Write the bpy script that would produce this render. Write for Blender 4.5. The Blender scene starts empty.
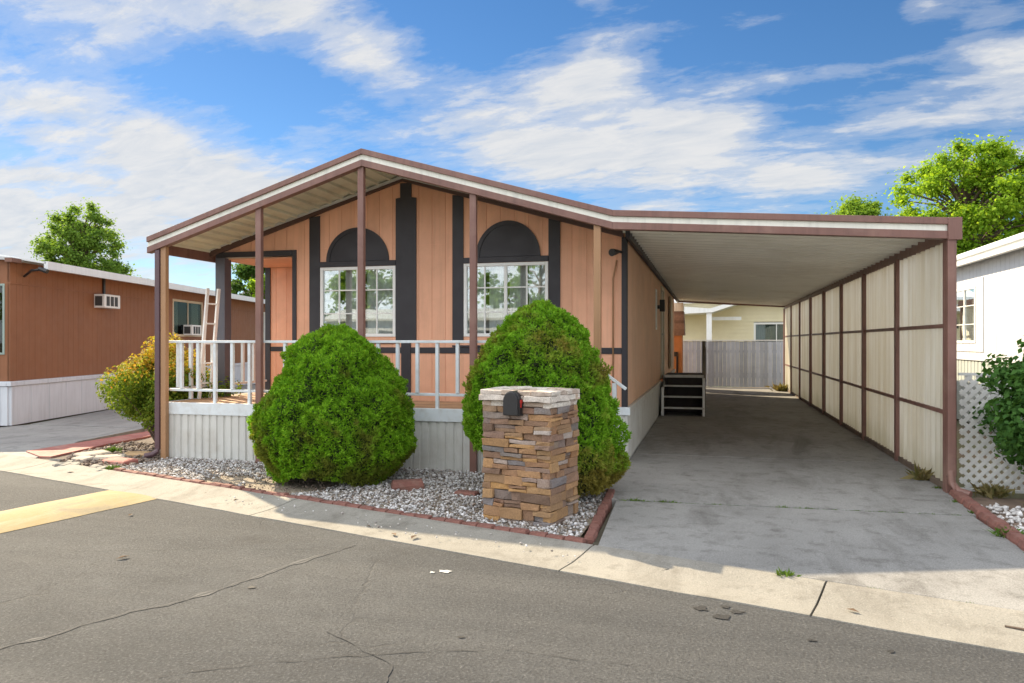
import bpy, bmesh, math, random
import numpy as np
from mathutils import Vector, noise as mnoise
R = math.radians
random.seed(7)
rng = np.random.default_rng(11)
sc = bpy.context.scene
COL = sc.collection

# ------------------------------------------------------------------ helpers
ORG = {}

def link(o):
    COL.objects.link(o); return o

def tag(o, label=None, cat=None, group=None, kind=None):
    if label: o['label'] = label
    if cat: o['category'] = cat
    if group: o['group'] = group
    if kind: o['kind'] = kind
    return o

def thing(name, label, cat, loc=(0, 0, 0), group=None, rz=0):
    o = link(bpy.data.objects.new(name, None))
    o.empty_display_size = .2
    o.location = loc; o.rotation_euler = (0, 0, rz)
    ORG[o.name] = Vector(loc)
    return tag(o, label, cat, group)

def copy_tree(o, parent=None, loc=None, rz=None):
    c = link(o.copy())
    if parent: c.parent = parent
    if loc is not None: c.location = loc
    if rz is not None: c.rotation_euler = (0, 0, rz)
    for ch in list(o.children):
        copy_tree(ch, c)
    return c

class MB:
    """collects shapes for ONE mesh object"""
    def __init__(s): s.v = []; s.f = []
    def add(s, vs, fs):
        b = len(s.v); s.v += [tuple(p) for p in vs]
        s.f += [tuple(i + b for i in f) for f in fs]; return s
    def box(s, x0, x1, y0, y1, z0, z1, m=None):
        p = [(x, y, z) for z in (z0, z1) for y in (y0, y1) for x in (x0, x1)]
        if m: p = [m(*q) for q in p]
        return s.add(p, [(0, 2, 3, 1), (4, 5, 7, 6), (0, 1, 5, 4), (2, 6, 7, 3), (0, 4, 6, 2), (1, 3, 7, 5)])
    def prism(s, poly, d0, d1, m):
        n = len(poly)
        vs = [m(a, b, d0) for a, b in poly] + [m(a, b, d1) for a, b in poly]
        fs = [tuple(range(n - 1, -1, -1)), tuple(range(n, 2 * n))]
        fs += [(i, (i + 1) % n, n + (i + 1) % n, n + i) for i in range(n)]
        return s.add(vs, fs)
    def tube(s, pts, r, n=8, cap=True):
        pts = [Vector(p) for p in pts]
        rs = r if isinstance(r, (list, tuple)) else [r] * len(pts)
        b = len(s.v); 
        for i, p in enumerate(pts):
            t = (pts[min(i + 1, len(pts) - 1)] - pts[max(i - 1, 0)]).normalized()
            up = Vector((0, 0, 1)) if abs(t.z) < .9 else Vector((1, 0, 0))
            a = t.cross(up).normalized(); c = t.cross(a)
            for k in range(n):
                w = 2 * math.pi * k / n
                s.v.append(tuple(p + (a * math.cos(w) + c * math.sin(w)) * rs[i]))
        for i in range(len(pts) - 1):
            for k in range(n):
                k2 = (k + 1) % n
                s.f.append((b + i * n + k, b + i * n + k2, b + (i + 1) * n + k2, b + (i + 1) * n + k))
        if cap:
            s.f.append(tuple(b + k for k in range(n)))
            e = b + (len(pts) - 1) * n
            s.f.append(tuple(e + k for k in range(n)))
        return s
    def bar(s, p, q, w, d, up=(0, 0, 1)):
        """rectangular bar from p to q, width w (sideways), depth d (towards up)"""
        p = Vector(p); q = Vector(q); t = (q - p).normalized(); u = Vector(up)
        a = t.cross(u).normalized(); c = a.cross(t).normalized()
        vs = [e + a * i * w / 2 + c * j * d / 2 for e in (p, q) for i, j in ((-1, -1), (1, -1), (1, 1), (-1, 1))]
        return s.add(vs, [(0, 1, 2, 3), (7, 6, 5, 4), (0, 4, 5, 1), (1, 5, 6, 2), (2, 6, 7, 3), (3, 7, 4, 0)])
    def build(s, name, mat, parent=None, bevel=0, smooth=False, local=False, recalc=True):
        me = bpy.data.meshes.new(name)
        o0 = Vector((0, 0, 0))
        if parent is not None and not local: o0 = ORG[parent.name]
        me.from_pydata([tuple(Vector(p) - o0) for p in s.v], [], s.f)
        if recalc:
            bm = bmesh.new(); bm.from_mesh(me)
            bmesh.ops.recalc_face_normals(bm, faces=bm.faces)
            bm.to_mesh(me); bm.free()
        me.materials.append(mat)
        if smooth:
            for p in me.polygons: p.use_smooth = True
        o = link(bpy.data.objects.new(name, me))
        if parent is not None: o.parent = parent
        ORG[o.name] = o0
        if bevel:
            b = o.modifiers.new('bevel', 'BEVEL'); b.width = bevel; b.segments = 2; b.limit_method = 'ANGLE'
        return o

def np_mesh(name, verts, faces, mat, parent=None, local=True):
    """fast mesh from arrays; faces (n,k)"""
    me = bpy.data.meshes.new(name)
    o0 = np.zeros(3)
    if parent is not None and not local: o0 = np.array(ORG[parent.name])
    verts = np.asarray(verts, dtype=np.float32) - o0.astype(np.float32)
    n, k = faces.shape
    me.vertices.add(len(verts)); me.vertices.foreach_set('co', verts.ravel())
    me.loops.add(n * k); me.loops.foreach_set('vertex_index', faces.astype(np.int32).ravel())
    me.polygons.add(n)
    me.polygons.foreach_set('loop_start', np.arange(0, n * k, k, dtype=np.int32))
    me.polygons.foreach_set('loop_total', np.full(n, k, dtype=np.int32))
    me.update(calc_edges=True); me.validate()
    me.materials.append(mat)
    o = link(bpy.data.objects.new(name, me))
    if parent is not None: o.parent = parent
    ORG[o.name] = Vector(o0)
    return o

# ------------------------------------------------------------------ materials
class NT:
    def __init__(s, tree):
        s.t = tree; s.n = tree.nodes; s.l = tree.links
    def node(s, typ, **kw):
        nd = s.n.new(typ)
        for k, v in kw.items():
            if k == 'inp':
                for i, val in v.items():
                    if hasattr(val, 'is_linked'): s.l.new(val, nd.inputs[i])
                    else: nd.inputs[i].default_value = val
            else: setattr(nd, k, v)
        return nd
    def math(s, op, a, b=0.0, c=0.0, clamp=False):
        nd = s.node('ShaderNodeMath', operation=op, use_clamp=clamp, inp={0: a, 1: b, 2: c})
        return nd.outputs[0]
    def mix(s, f, a, b, mode='MIX'):
        nd = s.node('ShaderNodeMix', data_type='RGBA', blend_type=mode)
        for i, val in ((0, f), (6, a), (7, b)):
            if hasattr(val, 'is_linked'): s.l.new(val, nd.inputs[i])
            else: nd.inputs[i].default_value = val if i == 0 else (*val[:3], 1)
        return nd.outputs[2]
    def ramp(s, f, stops, interp='LINEAR'):
        nd = s.node('ShaderNodeValToRGB'); nd.color_ramp.interpolation = interp
        el = nd.color_ramp.elements
        while len(el) < len(stops): el.new(.5)
        for e, (p, c) in zip(el, stops):
            e.position = p; e.color = (*c[:3], 1) if hasattr(c, '__len__') else (c, c, c, 1)
        s.l.new(f, nd.inputs[0]); return nd.outputs[0]
    def noise(s, vec, scale, detail=4, rough=.55, dist=0):
        nd = s.node('ShaderNodeTexNoise', inp={'Vector': vec, 'Scale': scale, 'Detail': detail, 'Roughness': rough, 'Distortion': dist})
        return nd.outputs[0]
    def scalevec(s, vec, xyz):
        return s.node('ShaderNodeMapping', inp={'Vector': vec, 'Scale': xyz}).outputs[0]

def newmat(name):
    m = bpy.data.materials.new(name); m.use_nodes = True
    nt = NT(m.node_tree); b = m.node_tree.nodes['Principled BSDF']
    co = nt.node('ShaderNodeTexCoord').outputs['Object']
    return m, nt, b, co

def mul(c, k): return tuple(min(1, x * k) for x in c)

def M(name, col, var=.18, scale=2.5, rough=.6, bump=.05, bscale=90, streak=0.0, dirt=None, dscale=1.2, damt=.5,
      speck=0.0, sscale=250, metal=0, rvar=.1, island=0.0, spec=.5):
    m, nt, b, co = newmat(name)
    n1 = nt.noise(co, scale, 6, .6)
    c = nt.mix(nt.ramp(n1, [(.25, 0), (.75, 1)]), mul(col, 1 - var), mul(col, 1 + var))
    if island:
        rp = nt.node('ShaderNodeNewGeometry').outputs['Random Per Island']
        c = nt.mix(1.0, c, nt.ramp(rp, [(0, 1 - island), (1, 1 + island)]), 'MULTIPLY')
    if streak:
        ns = nt.noise(nt.scalevec(co, (9, 9, .5)), 1.6, 5, .6)
        c = nt.mix(nt.math('MULTIPLY', nt.ramp(ns, [(.48, 0), (.72, 1)]), streak), c, mul(col, .45))
    if dirt is not None:
        nd = nt.noise(co, dscale, 7, .65, .4)
        c = nt.mix(nt.math('MULTIPLY', nt.ramp(nd, [(.48, 0), (.68, 1)]), damt), c, dirt)
    if speck:
        nsp = nt.noise(co, sscale, 2, .5)
        c = nt.mix(nt.ramp(nsp, [(.3, speck), (.5, 0)]), c, mul(col, .35))
        c = nt.mix(nt.ramp(nsp, [(.55, 0), (.75, speck)]), c, mul(col, 1.7))
    nt.l.new(c, b.inputs['Base Color'])
    r = nt.ramp(nt.noise(co, scale * 3, 4), [(.2, max(.02, rough - rvar)), (.8, min(1, rough + rvar))])
    nt.l.new(r, b.inputs['Roughness'])
    b.inputs['Metallic'].default_value = metal
    b.inputs['Specular IOR Level'].default_value = spec
    if bump:
        nb = nt.noise(co, bscale, 4, .6)
        bp = nt.node('ShaderNodeBump', inp={'Strength': bump, 'Distance': .02, 'Height': nb})
        nt.l.new(bp.outputs[0], b.inputs['Normal'])
    return m

def leafmat(name, cols, trans=.35, patch=None, pscale=2.0, pamt=.6, plo=.52, phi=.66, rough=.65):
    m, nt, b, co = newmat(name)
    rp = nt.node('ShaderNodeNewGeometry').outputs['Random Per Island']
    n = len(cols)
    c = nt.ramp(rp, [((i + .5) / n, q) for i, q in enumerate(cols)])
    n2 = nt.noise(co, 1.1, 3)
    c = nt.mix(nt.ramp(n2, [(.35, 0), (.7, .5)]), c, mul(cols[-1], 1.15))
    if patch is not None:
        pn = nt.noise(co, pscale, 5, .6)
        zc = nt.node('ShaderNodeSeparateXYZ', inp={0: co}).outputs[2]
        pn = nt.math('ADD', pn, nt.math('MULTIPLY', nt.math('MAXIMUM', nt.math('SUBTRACT', .75, zc), 0.0), .16))
        c = nt.mix(nt.math('MULTIPLY', nt.ramp(pn, [(plo, 0), (phi, 1)]), pamt), c, patch)
    nt.l.new(c, b.inputs['Base Color']); b.inputs['Roughness'].default_value = rough
    b.inputs['Specular IOR Level'].default_value = .10
    tr = nt.node('ShaderNodeBsdfTranslucent')
    nt.l.new(nt.mix(1.0, c, (1.25, 1.15, .55), 'MULTIPLY'), tr.inputs[0])
    mx = nt.node('ShaderNodeMixShader', inp={0: trans})
    nt.l.new(b.outputs[0], mx.inputs[1]); nt.l.new(tr.outputs[0], mx.inputs[2])
    nt.l.new(mx.outputs[0], nt.n['Material Output'].inputs[0])
    return m

def glassmat(name, tint=(.75, .8, .8), base=.22, graze=.6):
    m, nt, b, co = newmat(name)
    lw = nt.node('ShaderNodeLayerWeight', inp={0: .45}).outputs['Facing']
    f = nt.math('ADD', nt.math('MULTIPLY', lw, graze), base, clamp=True)
    g = nt.node('ShaderNodeBsdfGlossy', inp={0: (.95, 1, 1, 1), 'Roughness': .015})
    bp = nt.node('ShaderNodeBump', inp={'Strength': .02, 'Distance': .02, 'Height': nt.noise(co, 2.2, 2)})
    nt.l.new(bp.outputs[0], g.inputs['Normal'])
    t = nt.node('ShaderNodeBsdfTransparent', inp={0: (*tint, 1)})
    mx = nt.node('ShaderNodeMixShader', inp={0: f})
    nt.l.new(t.outputs[0], mx.inputs[1]); nt.l.new(g.outputs[0], mx.inputs[2])
    nt.l.new(mx.outputs[0], nt.n['Material Output'].inputs[0])
    return m

PEACH = (.80, .425, .27)
DARK = (.028, .026, .032)
BROWN = (.20, .10, .08)
m_peach = M('peach_siding', PEACH, .10, .9, .65, .14, 120, streak=.22, island=.07, dirt=(.52, .27, .17), dscale=1.4, damt=.35)
m_side = M('tan_siding', (.70, .43, .28), .10, 1.0, .62, .1, 140, streak=.2, dirt=(.45, .27, .17), dscale=1.2, damt=.35)
m_dark = M('charcoal_trim', DARK, .2, 2, .55, .05, 120)
m_col = M('slate_trim', (.085, .085, .105), .12, 2, .6, .05, 120)
m_brown = M('brown_metal', BROWN, .16, 2, .45, .05, 60, streak=.4, dirt=(.30, .19, .15), dscale=2.5, damt=.35)
m_dbrown = M('dark_brown_metal', (.085, .045, .036), .16, 2, .5, .05, 60)
m_tan = M('tan_metal', (.36, .20, .10), .12, 2, .5, .03, 60, streak=.3)
m_cream = M('cream_metal', (.78, .78, .70), .1, 2, .45, .03, 60, streak=.3)
m_pan = M('roof_pan_cream', (.66, .67, .54), .08, 1.5, .38, .02, 40, dirt=(.30, .25, .16), dscale=1.2, damt=.35)
m_pan2 = M('roof_pan_olive', (.84, .83, .77), .06, .6, .22, .02, 30, dirt=(.45, .40, .30), dscale=.5, damt=.3)
m_rooftop = M('roof_top_metal', (.55, .56, .56), .1, 1, .45, .02, 50, dirt=(.3, .28, .25))
m_white = M('white_paint', (.74, .75, .74), .06, 3, .5, .04, 90, streak=.18)
m_rail = M('white_rail_paint', (.66, .71, .74), .06, 5, .45, .05, 90, dirt=(.45, .43, .38), dscale=6, damt=.4)
m_vinyl = M('white_vinyl', (.80, .80, .78), .03, 4, .35, .0)
m_skirt = M('grey_white_skirting', (.60, .60, .57), .06, 1.5, .5, .03, 60, streak=.3, dirt=(.38, .34, .28), dscale=2.2, damt=.4)
m_deck = M('brown_deck_board', (.42, .26, .15), .25, 4, .7, .2, 70, island=.15)
m_glass = glassmat('window_glass', tint=(.90, .93, .93), base=.17)
m_curt = M('curtain_cloth', (.72, .72, .68), .06, 6, .9, .05)
m_inter = M('room_interior', (.12, .11, .10), .2, 1, .9, 0)
m_black = M('black_plastic', (.018, .018, .02), .2, 5, .38, .04, 120)
m_red = M('red_plastic', (.45, .03, .025), .1, 8, .4, 0)
m_steel = M('galvanised_steel', (.45, .46, .47), .12, 6, .35, .03, 80, metal=.8)

# ------------------------------------------------------------------ world, sun, camera
SUN_EL, SUN_DIR = 34.4, Vector((-1.20, .81, 1.0)).normalized()
SUN_EL = math.degrees(math.asin(SUN_DIR.z))
w = bpy.data.worlds.new('World'); sc.world = w; w.use_nodes = True
wt = NT(w.node_tree); bg = w.node_tree.nodes['Background']
sky = wt.node('ShaderNodeTexSky', sky_type='NISHITA', sun_disc=False)
sky.sun_elevation = R(SUN_EL); sky.sun_rotation = math.atan2(SUN_DIR.x, SUN_DIR.y)
sky.air_density = 1.0; sky.dust_density = .15; sky.ozone_density = 3.0; sky.altitude = 1300
hs = wt.node('ShaderNodeHueSaturation', inp={'Saturation': 1.2, 'Value': 1.0, 'Color': sky.outputs[0]})
gen = wt.node('ShaderNodeTexCoord').outputs['Generated']
sep = wt.node('ShaderNodeSeparateXYZ', inp={0: gen})
X, Y, Z = sep.outputs
az = wt.math('MULTIPLY', wt.math('ARCTAN2', X, Y), 57.29578)
el = wt.math('MULTIPLY', wt.math('ARCSINE', Z), 57.29578)
# cloud sheet: project direction on a high plane so that clouds foreshorten towards the horizon
zz = wt.math('ADD', wt.math('MAXIMUM', Z, 0.0), .16)
px = wt.math('DIVIDE', X, zz); py = wt.math('DIVIDE', Y, zz)
pv = wt.node('ShaderNodeCombineXYZ', inp={0: px, 1: py, 2: 0.0}).outputs[0]
rot = wt.node('ShaderNodeMapping', inp={'Vector': pv, 'Rotation': (0, 0, R(24)), 'Scale': (.75, 1.15, 1)}).outputs[0]
nbig = wt.noise(rot, 1.7, 12, .60, .25)
nfine = wt.noise(wt.scalevec(rot, (1, 1.6, 1)), 6.5, 10, .64, .45)
BLOBS = [  # az, el, size az, size el, weight
 (-46, 22, 12, 3, .42), (-31, 23.5, 7.5, 2.2, .9), (-25, 20.5, 5, 1.7, .75), (-48, 15.5, 13, 1.7, .7),
 (-42, 13, 12, 2.2, .65), (-36, 10.5, 11, 2.4, .85), (-52, 8.3, 9, 2.2, .75), (-17, 17.5, 9, 2.2, .65),
 (-8.5, 19.8, 5, 2.4, .8), (-11, 14.5, 9, 2.2, .8), (-1, 15.7, 4.5, 1.7, .95), (-4, 13, 13, 2.1, .8),
 (6.5, 11.3, 7, 1.4, .7), (20, 17.5, 4.5, 1.6, .8), (17, 14.6, 7, 1.1, .8), (14, 21.5, 1.7, 1.6, .5),
 (-8.5, 25, 1.7, 1.0, .7), (-44, 9, 14, 3, .3), (-4, 10, 3, .5, .55),
 (-50, 5.5, 10, 2.0, .75), (-30, 6.5, 8, 1.6, .7), (-34, 18, 5.5, 2.3, -.7), (-15, 23.5, 9, 2.6, -.35), (-53, 12, 9, .8, -.4), (-45, 9.6, 6, .6, -.35),
 (6, 20.5, 9, 4, -.3), (4, 18.2, 10, .9, .45), (12, 16, 7, .7, .4), (-2, 22.3, 8, .8, .4), (17.5, 20, 2.5, 2.2, .45), (-12, 9.3, 5, .7, .5), (3, 9.2, 4, .6, .45), (18, 12, 8, 1.2, .4), (-40, 20, 8, 3, .25), (-11, 10.5, 3.5, .8, -.35)]
tot = None
for a, e, sa, se, wgt in BLOBS:
    u = wt.math('MULTIPLY', wt.math('ADD', az, -a), 1 / sa); v = wt.math('MULTIPLY', wt.math('ADD', el, -e), 1 / se)
    q = wt.math('ADD', wt.math('MULTIPLY', u, u), wt.math('MULTIPLY', v, v))
    g = wt.math('MULTIPLY', wt.math('POWER', 2.71828, wt.math('MULTIPLY', q, -1.0)), wgt)
    tot = g if tot is None else wt.math('ADD', tot, g)
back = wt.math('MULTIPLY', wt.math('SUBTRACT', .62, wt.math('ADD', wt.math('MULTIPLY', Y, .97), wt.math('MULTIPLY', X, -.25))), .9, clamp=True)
up = wt.math('MULTIPLY', wt.math('SUBTRACT', Z, .5), 1.0, clamp=True)
puff = wt.noise(wt.node('ShaderNodeMapping', inp={'Vector': pv, 'Location': (3.1, 1.7, 0), 'Rotation': (0, 0, R(-12)), 'Scale': (1.0, 1.5, 1)}).outputs[0], 3.4, 12, .66, .15)
low = wt.math('MULTIPLY', wt.math('SUBTRACT', .26, Z), 1.1, clamp=True)
dens = wt.math('ADD', wt.math('ADD', tot, wt.math('MULTIPLY', wt.math('SUBTRACT', nbig, .5), 1.5)), wt.math('MULTIPLY', wt.math('SUBTRACT', nfine, .5), .9))
dens = wt.math('ADD', dens, wt.math('ADD', wt.math('MULTIPLY', wt.math('SUBTRACT', puff, .5), 1.7), low))
dens = wt.math('ADD', dens, wt.math('ADD', wt.math('MULTIPLY', back, .75), up))
cov = wt.ramp(dens, [(.10, 0), (.42, .24), (.74, .68), (1.05, .96)], 'EASE')
shade = wt.ramp(nfine, [(.3, (.80, .85, .92)), (.62, (1, 1, 1))])
CLOUD_K = 6.4      # cloud brightness; unseen clouds behind the camera are boosted to fill the shade
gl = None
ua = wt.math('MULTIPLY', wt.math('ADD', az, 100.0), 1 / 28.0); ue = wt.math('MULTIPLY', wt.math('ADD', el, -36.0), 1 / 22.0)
gl = wt.math('POWER', 2.71828, wt.math('MULTIPLY', wt.math('ADD', wt.math('MULTIPLY', ua, ua), wt.math('MULTIPLY', ue, ue)), -1.0))  # bright cloud bank added out of view at left, soft light for porch and shrub
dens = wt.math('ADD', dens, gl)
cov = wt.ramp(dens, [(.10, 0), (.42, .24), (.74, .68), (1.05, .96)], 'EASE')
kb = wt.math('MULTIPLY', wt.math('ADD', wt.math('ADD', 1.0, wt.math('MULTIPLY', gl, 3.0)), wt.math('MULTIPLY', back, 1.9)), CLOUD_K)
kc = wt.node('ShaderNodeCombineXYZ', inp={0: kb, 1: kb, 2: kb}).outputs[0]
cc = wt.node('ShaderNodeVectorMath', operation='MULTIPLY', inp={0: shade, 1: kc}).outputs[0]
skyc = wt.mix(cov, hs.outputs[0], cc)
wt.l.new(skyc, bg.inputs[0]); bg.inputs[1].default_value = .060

sl = bpy.data.lights.new('sun', 'SUN'); sl.energy = 5.0; sl.angle = R(.55); sl.color = (1, .83, .58)
so = link(bpy.data.objects.new('sun', sl)); so.rotation_euler = (-SUN_DIR).to_track_quat('-Z', 'Y').to_euler(); so.location = (-20, 14, 20)

cd_ = bpy.data.cameras.new('camera'); cam = link(bpy.data.objects.new('camera', cd_))
cd_.sensor_width = 36; cd_.lens = 36 * 750 / 1024; cd_.clip_start = .1; cd_.clip_end = 3000
cam.location = (7.345, -8.92, 1.65); cam.rotation_euler = (R(90), 0, math.atan(196 / 750)); sc.camera = cam
sc.view_settings.view_transform = 'Standard'; sc.view_settings.look = 'None'
sc.view_settings.exposure = 1.10; sc.view_settings.gamma = 1; sc.view_settings.use_curve_mapping = False
sc.cycles.max_bounces = 8; sc.cycles.transparent_max_bounces = 12
sc.cycles.use_denoising = True

# ------------------------------------------------------------------ ground
CDX, CDY = .958, -.287           # direction of the kerb line
def kerb(x, off): return -1.05 - .30 * x - off * 1.044
def sheet(name, poly, z, mat, kind='structure'):
    o = MB().add([(x, y, z) for x, y in poly], [tuple(range(len(poly)))]).build(name, mat)
    if kind: o['kind'] = kind
    return o

# terrain: dry soil with weeds
m, nt, b, co = newmat('soil_and_grass')
n1 = nt.noise(co, .35, 8, .65); n2 = nt.noise(co, 14, 6, .7)
c = nt.mix(nt.ramp(n1, [(.42, 0), (.6, 1)]), (.15, .11, .07), (.075, .10, .035))
c = nt.mix(nt.ramp(n2, [(.4, 0), (.7, .7)]), c, (.10, .075, .045))
nt.l.new(c, b.inputs['Base Color']); b.inputs['Roughness'].default_value = .95
nt.l.new(nt.node('ShaderNodeBump', inp={'Strength': .5, 'Distance': .05, 'Height': n2}).outputs[0], b.inputs['Normal'])
sheet('ground', [(-600, -600), (600, -600), (600, 600), (-600, 600)], -.05, m)

# asphalt
m, nt, b, co = newmat('asphalt')
n1 = nt.noise(co, .55, 7, .65, .5); n2 = nt.noise(co, 3.2, 6, .7); n3 = nt.noise(co, 62, 5, .75)
c = nt.mix(nt.ramp(n1, [(.3, 0), (.7, 1)]), (.040, .042, .044), (.094, .096, .097))
n5 = nt.noise(nt.scalevec(co, (1.0, 1.6, 1)), .23, 6, .6, .8)
c = nt.mix(nt.ramp(n5, [(.44, 0), (.56, .6)]), c, (.052, .053, .055))
c = nt.mix(nt.ramp(n2, [(.35, .65), (.6, 0)]), c, (.056, .056, .056))
wear = nt.noise(nt.node('ShaderNodeMapping', inp={'Vector': co, 'Rotation': (0, 0, R(16.7)), 'Scale': (.06, .9, 1)}).outputs[0], 1.6, 5, .6)
c = nt.mix(nt.ramp(wear, [(.45, 0), (.68, .5)]), c, (.118, .117, .113))
c = nt.mix(nt.ramp(n3, [(.34, .85), (.48, 0)]), c, (.026, .025, .024))
c = nt.mix(nt.ramp(n3, [(.54, 0), (.68, .75)]), c, (.18, .18, .175))
stain = nt.noise(co, 1.1, 8, .7, .3)
c = nt.mix(nt.ramp(stain, [(.60, 0), (.70, .55)]), c, (.038, .037, .036))
wv = nt.node('ShaderNodeVectorMath', operation='ADD')
nd = nt.node('ShaderNodeTexNoise', inp={'Vector': co, 'Scale': 1.6, 'Detail': 6})
nt.l.new(co, wv.inputs[0]); nt.l.new(nt.scalevec(nd.outputs[1], (.9, .9, .9)), wv.inputs[1])
vo = nt.node('ShaderNodeTexVoronoi', feature='DISTANCE_TO_EDGE', inp={'Vector': wv.outputs[0], 'Scale': .42})
crk = nt.math('MULTIPLY', nt.ramp(vo.outputs[0], [(.002, 1), (.007, 0)]), nt.ramp(nt.noise(co, .5, 3), [(.52, 0), (.64, .6)]))
c = nt.mix(crk, c, (.035, .032, .028))
nt.l.new(c, b.inputs['Base Color']); b.inputs['Roughness'].default_value = .88
hgt = nt.math('SUBTRACT', nt.math('ADD', n3, nt.math('MULTIPLY', n2, .6)), crk)
nt.l.new(nt.node('ShaderNodeBump', inp={'Strength': .9, 'Distance': .02, 'Height': hgt}).outputs[0], b.inputs['Normal'])
m_asph = m
sheet('road', [(-120, kerb(-120, .58)), (120, kerb(120, .58)), (120, kerb(120, 9)), (-120, kerb(-120, 9))], -.02, m_asph)

def concrete(name, c1, c2, stain, samt=.5, agg=.35):
    m, nt, b, co = newmat(name)
    n1 = nt.noise(co, .8, 7, .6, .3); n2 = nt.noise(co, 5, 6, .65); n3 = nt.noise(co, 95, 4, .7)
    c = nt.mix(nt.ramp(n1, [(.3, 0), (.7, 1)]), c1, c2)
    c = nt.mix(nt.ramp(n2, [(.52, 0), (.72, samt)]), c, stain)
    st = nt.noise(nt.scalevec(co, (1.2, .35, 1)), 1.2, 8, .7, .5)
    c = nt.mix(nt.ramp(st, [(.52, 0), (.70, samt)]), c, stain)
    c = nt.mix(nt.ramp(n3, [(.3, agg), (.47, 0)]), c, mul(c1, .35))
    c = nt.mix(nt.ramp(n3, [(.56, 0), (.72, agg)]), c, mul(c2, 1.45))
    nt.l.new(c, b.inputs['Base Color']); b.inputs['Roughness'].default_value = .85
    nt.l.new(nt.node('ShaderNodeBump', inp={'Strength': .55, 'Distance': .012, 'Height': nt.math('ADD', n3, n2)}).outputs[0], b.inputs['Normal'])
    return m
m_gut = concrete('gutter_concrete', (.24, .226, .195), (.32, .302, .262), (.13, .115, .092), .65, .6)
m_drv = concrete('driveway_concrete', (.222, .217, .206), (.312, .306, .292), (.105, .098, .088), .75, .8)
nt = NT(m_drv.node_tree); b = nt.n['Principled BSDF']; src = b.inputs['Base Color'].links[0].from_socket
co = nt.node('ShaderNodeTexCoord').outputs['Object']; sx = nt.node('ShaderNodeSeparateXYZ', inp={0: co}).outputs
track = nt.math('POWER', 2.71828, nt.math('MULTIPLY', nt.math('POWER', nt.math('MULTIPLY', nt.math('ADD', sx[0], -7.9), 1 / .95), 2.0), -1.0))
on = nt.ramp(nt.noise(nt.scalevec(co, (1.0, .45, 1)), 1.5, 7, .65, .4), [(.36, 0), (.66, 1)])
yy = nt.ramp(nt.math('MULTIPLY', nt.math('ADD', sx[1], 2.0), 1 / 14.0), [(0, .15), (.35, .55), (.55, 1), (.8, .7)])
c = nt.mix(nt.math('MULTIPLY', nt.math('MULTIPLY', track, on), nt.math('MULTIPLY', yy, .6)), src, (.11, .10, .088))
nt.l.new(c, b.inputs['Base Color'])
m_drv2 = concrete('old_concrete', (.25, .24, .23), (.33, .32, .30), (.12, .115, .11), .6, .5)
m_slab = concrete('paving_slab', (.36, .31, .25), (.42, .38, .32), (.25, .20, .15))
m_rslab = M('red_paint_concrete', (.36, .13, .105), .15, 3, .8, .25, 110, dirt=(.40, .30, .24), dscale=3, damt=.55, speck=.3)

# gutter: sections between joints, rolled profile
def gutter_section(x0, x1):
    mb = MB(); n = max(2, int((x1 - x0) / .35)); prof = [(0.0, .035), (.06, .034), (.20, .012), (.38, -.008), (.60, -.012), (.605, -.06), (0, -.06)]
    k = len(prof); vs = []; fs = []
    for i in range(n + 1):
        x = x0 + (x1 - x0) * i / n
        for o, z in prof:
            wob = mnoise.noise(Vector((x * 1.7, o * 3, 1))) * .012
            vs.append((x - .287 * o, -1.05 - .30 * x - .958 * o + wob * (o > .5), z + mnoise.noise(Vector((x * 2, o * 5, 4))) * .004))
    for i in range(n):
        for j in range(k):
            a = i * k + j; b2 = i * k + (j + 1) % k
            fs.append((a, b2, b2 + k, a + k))
    fs += [tuple(range(k)), tuple(n * k + j for j in range(k))]
    return mb.add(vs, fs)
joints = [-40, -22, -10, -4.2, -1.2, 3.27, 6.47, 8.12, 11.2, 15, 22, 40]
gm = MB()
for a, b2 in zip(joints[:-1], joints[1:]):
    g = gutter_section(a + .007, b2 - .007); gm.add(g.v, g.f)
go = gm.build('gutter', m_gut); go['kind'] = 'structure'

# main driveway: slabs with joints
def slab(mb, poly, z0, z1):
    n = len(poly)
    mb.add([(x, y, z0) for x, y in poly] + [(x, y, z1) for x, y in poly],
           [tuple(range(n, 2 * n))] + [(i, (i + 1) % n, n + (i + 1) % n, n + i) for i in range(n)])
dm = MB(); L, Rr = 6.31, 9.86
ys = [None, -1.20, 2.3, 6.1, 9.9, 13.7, 17.4, 21]
slab(dm, [(6.50, kerb(6.5, -.012)), (7.79, kerb(7.79, -.012)), (9.72, kerb(9.72, -.012)), (9.72, -1.12), (6.44, -1.26)], -.06, .034)
pts = [(-1.24, -1.10), (2.0, 2.0), (6.1, 6.1), (9.9, 9.9), (13.7, 13.7), (18.0, 18.0)]
for (a0, a1), (b0, b1) in zip(pts[:-1], pts[1:]):
    g = .016
    slab(dm, [(L, a0 + g), (Rr, a1 + g), (Rr, b1 - g), (L, b0 - g)], -.06, .036)
do = dm.build('driveway', m_drv, bevel=.006); do['kind'] = 'structure'
sheet('driveway_joint_soil', [(6.44, -2.9), (9.70, -3.8), (9.84, 18), (6.36, 18)], .012, M('joint_soil', (.07, .06, .04), .3, 6, .95, .3))
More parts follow.
